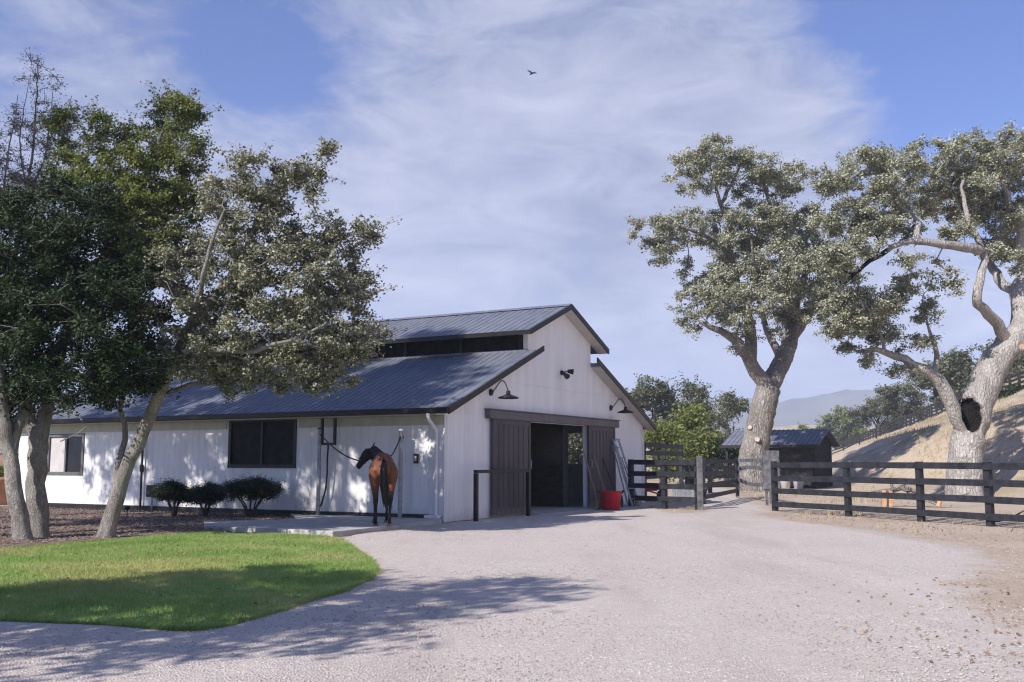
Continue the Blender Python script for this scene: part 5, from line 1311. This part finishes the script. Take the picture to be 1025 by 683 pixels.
for k, (u, Y) in enumerate([(700, 230), (780, 260), (812, 240), (835, 215)]):
    x = at(u, 460, Y)[0]; z = float(terr(x, Y)); v = 462 - (z + 6.5 - EYE) / Y * 1000
    bg_tree('oak_tree', ['far oak on the tan rise behind the bright tree', 'far oak on the tan rise right behind the big oak trunk', 'far oak on the tan rise above the shed gable', 'far oak on the tan rise left of the slope fence'][k], u, None, v, 20, Y, M['lf_bggreen'], 100 + k, 50, FG, .5, .5, None, 1.4)

bg_tree('leafy_tree', 'grey green tree seen through the stall window inside the barn doorway', 578, None, 420, 22, 66, M['lf_bggreen'], 78, 70, None, .5, .25, None, .8)
# ---- clipped shrubs against the wall
def box_shrub(label, u, vtop, vbase, ru, Y, seed, lobes):
    b = at(u, vbase, Y); b[2] = 0; top = at(u, vtop, Y)[2] - .03; r = ru * Y / 1000 * 1.06; rs = np.random.RandomState(seed)
    t = thing('shrub', label, 'shrub', tuple(b), 0, 'clipped shrubs along the side wall')
    sk = Skel(); root = sk.add((0, 0, -.05), -1, .04)
    for k in range(6):
        a = 2 * PI * k / 6 + rs.uniform(-.4, .4); q = r * rs.uniform(.3, .7)
        sk.limb([np.array((0, 0, -.05)), np.array((math.cos(a) * q * .4, math.sin(a) * q * .4, top * .3)), np.array((math.cos(a) * q, math.sin(a) * q, top * .66))], .03, .014, root, .1, .012, rs)
    ells = [(np.array((dx * r, dy * r, top * zz)), np.array((r * rr, r * rr * .85, top * rz))) for dx, dy, zz, rr, rz in lobes]
    cl = clump_pts(ells, 260, rs, .5); cl[:, 2] = np.maximum(cl[:, 2], top * .5)
    kids, R = grow(sk, cl, rs, .12, .005, .015)
    V, F, TV, TF = twigs_and_leaves(cl, rs, 6, .16, 16, .045, .038, .024, .9)
    wood('stem', sk, kids, R, M['bark_dark'], t, np.zeros(3)); np_mesh('foliage', V, F, M['lf_box'], t)
box_shrub('small clipped shrub on bare stems, nearest the leaning tree', 174, 483, 518, 20, 25.6, 51, [(-.25, 0, .74, .72, .23), (.5, .1, .62, .55, .17), (-.1, -.1, .88, .4, .12)])
box_shrub('middle clipped shrub on bare stems between the other two', 206, 485, 518, 18, 25.3, 52, [(0, 0, .7, .9, .22), (.3, 0, .84, .55, .15)])
box_shrub('largest clipped shrub, under the dark barn window', 251, 479, 518, 27, 25.0, 53, [(-.35, 0, .72, .68, .24), (.35, 0, .74, .7, .24), (0, -.2, .84, .62, .16)])
# plant in the pot
rs = np.random.RandomState(8); V, F = leaf_quads(rs.normal(0, 1, (700, 3)) * (.2, .2, .14) + (0, 0, 1.02), rs, .12, .06, .3)
np_mesh('foliage', V, F, M['lf_olive'], pl)

# ---------------------------------------------------------------- ground cover
def scatter_in(poly, n, rs, holes=()):
    poly = np.asarray(poly); lo, hi = poly.min(0), poly.max(0); P = rs.uniform(lo, hi, (n, 2)); P = P[inside(P, poly)]
    for h in holes: P = P[~inside(P, h)]
    return P
rs = np.random.RandomState(77)
P = scatter_in(lawn_poly, 560000, rs); P = P[(np.abs(P[:, 0]) < P[:, 1] * .56 + .6)]
n = len(P); d = seg_dist(P, lawn_poly) if n < 900000 else np.ones(n)
z = .012 + .035 * np.clip(d / 1.5, 0, 1)
patch = np.array([mnoise.noise(Vector((x * 1.3, y * 1.3, 3))) for x, y in P])
h = .036 * rs.uniform(.5, 1.4, n) * (1 + .5 * patch); a = rs.uniform(0, 2 * PI, n); w = .0052 * rs.uniform(.7, 1.4, n); lean = rs.normal(0, .5, (n, 2)) * h[:, None]
ux = np.stack([np.cos(a) * w, np.sin(a) * w], -1)
V = np.zeros((n, 3, 3)); V[:, 0, :2] = P - ux; V[:, 1, :2] = P + ux; V[:, 2, :2] = P + lean; V[:, 0, 2] = z - .01; V[:, 1, 2] = z - .01; V[:, 2, 2] = z + h
# blades straggling over the lawn edge
i = rs.randint(0, len(lawn_poly), 26000); j = (i + 1) % len(lawn_poly); f = rs.uniform(0, 1, (26000, 1)); Pe = lawn_poly[i] * (1 - f) + lawn_poly[j] * f
cen = lawn_poly.mean(0); out = Pe - cen; out /= np.linalg.norm(out, axis=1)[:, None]; spread = np.abs(rs.normal(0, .035, (26000, 1))); Pe = Pe + out * (spread - .03)
he = rs.uniform(.02, .06, 26000); ae = rs.uniform(0, 2 * PI, 26000); we = .006 * rs.uniform(.7, 1.4, 26000); ue = np.stack([np.cos(ae) * we, np.sin(ae) * we], -1)
Ve = np.zeros((26000, 3, 3)); Ve[:, 0, :2] = Pe - ue; Ve[:, 1, :2] = Pe + ue; Ve[:, 2, :2] = Pe + out * he[:, None] * rs.uniform(0, 1.2, (26000, 1)) + rs.normal(0, .01, (26000, 2)); Ve[:, :2, 2] = -.005; Ve[:, 2, 2] = he
V = np.concatenate([V, Ve]); n = len(V)
gr = np_mesh('grass', V.reshape(-1, 3), np.arange(3 * n).reshape(n, 3), M['blade']); tag(gr, 'short green lawn grass', 'grass', kind='stuff')

def pebbles(name, P, z, size, mat, rs, flat=.6):
    n = len(P); s = size * rs.uniform(.5, 1.6, n)[:, None]
    o = np.array([(1, 0, 0), (0, 1, 0), (-1, 0, 0), (0, -1, 0), (0, 0, 1), (0, 0, -1)], float)[None] * rs.uniform(.6, 1.25, (n, 6, 1))
    a = rs.uniform(0, 2 * PI, n); c, s_ = np.cos(a)[:, None], np.sin(a)[:, None]
    X = o[..., 0] * c - o[..., 1] * s_; Yv = o[..., 0] * s_ + o[..., 1] * c
    V = np.stack([P[:, 0:1] + X * s, P[:, 1:2] + Yv * s, z[:, None] + o[..., 2] * s * flat], -1)
    f = np.array([(0, 1, 4), (1, 2, 4), (2, 3, 4), (3, 0, 4), (1, 0, 5), (2, 1, 5), (3, 2, 5), (0, 3, 5)])
    F = (np.arange(n)[:, None, None] * 6 + f[None]).reshape(-1, 3); return np_mesh(name, V.reshape(-1, 3), F, mat)
# stones thin out with distance
P = rs.uniform((-9, 4.6), (11, 24), (260000, 2)); keep = rs.uniform(0, 1, len(P)) < (5.5 / P[:, 1]) ** 2.2
P = P[keep & (np.abs(P[:, 0]) < P[:, 1] * .56 + .4)]; P = P[inside(P, gravel_poly)]; P = P[~inside(P, lawn_poly)]
gs = pebbles('gravel_stones', P, np.full(len(P), .004), .0085, M['stone'], rs); tag(gs, 'loose gravel stones on the drive', 'gravel', kind='stuff')
P = scatter_in(mulch_poly, 26000, rs); P = P[~inside(P, lawn_poly)]; P = P[~inside(P, pad)]
V, F = leaf_quads(np.column_stack([P, np.full(len(P), .045)]), rs, .055, .028, 1.8); mc = np_mesh('mulch_chips', V, F, M['chip']); tag(mc, 'loose bark mulch chips', 'mulch', kind='stuff')
# fallen leaves: along the fence foot, the right margin and a few on the lawn
Q = [rs.normal(0, 1, (150, 2)) * (1.0, 1.0) + np.array(gp(1025, 600)), rs.normal(0, 1, (110, 2)) * (.5, .6) + np.array(gp(1015, 645)), rs.normal(0, 1, (900, 2)) * (1.4, 4.5) + np.array(gp(900, 522)), scatter_in(lawn_poly, 700, rs), scatter_in(mulch_poly, 900, rs)]
z = np.concatenate([np.full(len(Q[0]), .012), np.full(len(Q[1]), .012), np.full(len(Q[2]), -.012), np.full(len(Q[3]), .1), np.full(len(Q[4]), .06)])
P = np.vstack(Q); ok = np.ones(len(P), bool)
V, F = leaf_quads(np.column_stack([P, z]), rs, .05, .03, 2.0); fl = np_mesh('fallen_leaves', V, F, M['litter']); tag(fl, 'brown fallen oak leaves on the ground', 'leaves', kind='stuff')
# dry grass tufts over the dirt and slope
P = np.vstack([rs.uniform((6, 24), (60, 120), (60000, 2)), rs.uniform((3, 20), (18, 42), (1800, 2))])
pt = np.array([mnoise.noise(Vector((x * .35, y * .35, 9))) for x, y in P]); tt = hill_t(P[:, 0], P[:, 1])
P = P[((pt > .1) | (tt > 1)) & (tt < 24) & (np.abs(P[:, 0] ) < P[:, 1] * .6 + 1)]; P = P[~inside(P, gravel_poly)]
Z = terr(P[:, 0], P[:, 1]); n = len(P); V = []; 
h = rs.uniform(.04, .16, n) * np.where(P[:, 0] > 17, 1.7, 1.0); a = rs.uniform(0, 2 * PI, n); w = rs.uniform(.01, .03, n); V = np.zeros((n, 3, 3)); ux = np.stack([np.cos(a) * w, np.sin(a) * w], -1)
V[:, 0, :2] = P - ux; V[:, 1, :2] = P + ux; V[:, 2, :2] = P + rs.normal(0, .05, (n, 2)); V[:, 0, 2] = V[:, 1, 2] = Z - .02; V[:, 2, 2] = Z + h
M['straw_g'] = leaf_mat('dry grass blades', [(.3, .23, .13), (.42, .34, .21), (.52, .43, .28)], .3, .8, .1)
dg = np_mesh('dry_grass', V.reshape(-1, 3), np.arange(3 * n).reshape(n, 3), M['straw_g']); tag(dg, 'dry straw coloured grass tufts', 'grass', kind='stuff')

# ---------------------------------------------------------------- air
hz = MB(); hz.box(-2700, 2700, -400, 2500, -40, 235); ho = hz.build('haze', bpy.data.materials.new('haze'))
tag(ho, 'thin blue distance haze', kind='stuff')
hm_ = ho.data.materials[0]; hm_.use_nodes = True; nt = hm_.node_tree; nt.nodes.remove(nt.nodes['Principled BSDF'])
pv = nt.nodes.new('ShaderNodeVolumePrincipled'); pv.inputs['Color'].default_value = (.7, .8, 1.0, 1); pv.inputs['Density'].default_value = HAZE; pv.inputs['Anisotropy'].default_value = 0.0
L(nt, pv.outputs[0], nt.nodes['Material Output'].inputs['Volume'])

# ---------------------------------------------------------------- sky and sun
SUN_EL = math.radians(37); SUN_TRAVEL = math.radians(43)      # light travels right of straight ahead by 43 degrees
sx_, sy_ = -math.sin(SUN_TRAVEL), -math.cos(SUN_TRAVEL)        # towards the sun
wd = bpy.data.worlds.new('World'); SC.world = wd; wd.use_nodes = True; nt = wd.node_tree
bg = nt.nodes['Background']; bg.inputs['Strength'].default_value = SKY_STR
sky = nt.nodes.new('ShaderNodeTexSky'); sky.sky_type = 'NISHITA'; sky.sun_disc = False; sky.sun_elevation = SUN_EL
sky.sun_rotation = math.atan2(sx_, sy_); sky.altitude = 200; sky.air_density = 1.0; sky.dust_density = 1.2; sky.ozone_density = 2.0
tc = nt.nodes.new('ShaderNodeTexCoord'); D = tc.outputs['Generated']
def dirv(u, v): return (Vector(u) if v is None else Vector(ray(u, v))).normalized()
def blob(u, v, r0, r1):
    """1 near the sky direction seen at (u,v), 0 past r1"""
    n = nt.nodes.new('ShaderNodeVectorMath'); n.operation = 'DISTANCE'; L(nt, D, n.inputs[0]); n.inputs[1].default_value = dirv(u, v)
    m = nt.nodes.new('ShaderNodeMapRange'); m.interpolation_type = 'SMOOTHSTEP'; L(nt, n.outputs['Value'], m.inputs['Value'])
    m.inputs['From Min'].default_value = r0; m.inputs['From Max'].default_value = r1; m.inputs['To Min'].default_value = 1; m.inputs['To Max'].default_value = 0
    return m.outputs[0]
def wn(scale, st, rot, detail=8, rough=.6, dist=.0):
    mp = nt.nodes.new('ShaderNodeMapping'); L(nt, D, mp.inputs[0]); mp.inputs['Scale'].default_value = st; mp.inputs['Rotation'].default_value = rot
    return noise(nt, mp.outputs[0], scale, detail, rough, dist)
n1 = wn(3.2, (1, 1, 2.2), (0, .45, 0), 9, .58, .35); n2 = wn(9, (1, 1, 2.6), (0, .5, 0), 8, .62, .6); n3 = wn(26, (1, 1, 1.8), (0, .5, 0), 6, .65, .4)
val = mth(nt, 'ADD', mth(nt, 'MULTIPLY', n1, 1.0), mth(nt, 'ADD', mth(nt, 'MULTIPLY', n2, .56), mth(nt, 'MULTIPLY', n3, .24)))   # about .79 mean
bias = CLOUD_BIAS
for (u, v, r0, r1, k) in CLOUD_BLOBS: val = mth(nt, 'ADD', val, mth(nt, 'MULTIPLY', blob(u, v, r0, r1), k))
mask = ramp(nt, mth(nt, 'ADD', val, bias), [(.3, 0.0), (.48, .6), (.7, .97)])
sz = nt.nodes.new('ShaderNodeSeparateXYZ'); L(nt, D, sz.inputs[0])
hzm = nt.nodes.new('ShaderNodeMapRange'); L(nt, sz.outputs[2], hzm.inputs['Value'])
for k_, v_ in (('From Min', 0.0), ('From Max', .3), ('To Min', .65), ('To Max', 0.0)): hzm.inputs[k_].default_value = v_
mask = mth(nt, 'MAXIMUM', mask, hzm.outputs[0])
shade = mth(nt, 'ADD', mth(nt, 'MULTIPLY', n2, .7), mth(nt, 'MULTIPLY', n1, .6))
cloud = ramp(nt, shade, [(.52, CLOUD_LO), (.95, CLOUD_HI)])
vm = nt.nodes.new('ShaderNodeVectorMath'); vm.operation = 'MULTIPLY'; L(nt, sky.outputs[0], vm.inputs[0]); vm.inputs[1].default_value = SKY_TINT
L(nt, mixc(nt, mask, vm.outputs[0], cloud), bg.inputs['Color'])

sl_ = bpy.data.lights.new('sun', 'SUN'); sl_.energy = SUN_E; sl_.angle = math.radians(.5); sl_.color = (1, .935, .86)
so = bpy.data.objects.new('sun', sl_); COL.objects.link(so); so.location = (-20, -20, 40)
dv_ = Vector((-sx_ * math.cos(SUN_EL), -sy_ * math.cos(SUN_EL), -math.sin(SUN_EL))); so.rotation_euler = dv_.to_track_quat('-Z', 'Y').to_euler()

# ---------------------------------------------------------------- camera and picture settings
cam = bpy.data.cameras.new('camera'); co = bpy.data.objects.new('camera', cam); COL.objects.link(co); SC.camera = co
co.location = (0, 0, EYE); co.rotation_euler = (PI / 2 + PITCH, 0, 0)
cam.sensor_width = 36; cam.lens = 36 * FPX / 1025; cam.clip_start = .1; cam.clip_end = 20000
SC.view_settings.view_transform = 'Standard'; SC.view_settings.look = 'None'; SC.view_settings.gamma = 1; SC.view_settings.exposure = EXPO
SC.cycles.filter_width = 1.2; SC.cycles.max_bounces = 8; SC.cycles.volume_bounces = 1; SC.cycles.use_denoising = True; SC.cycles.transparent_max_bounces = 8
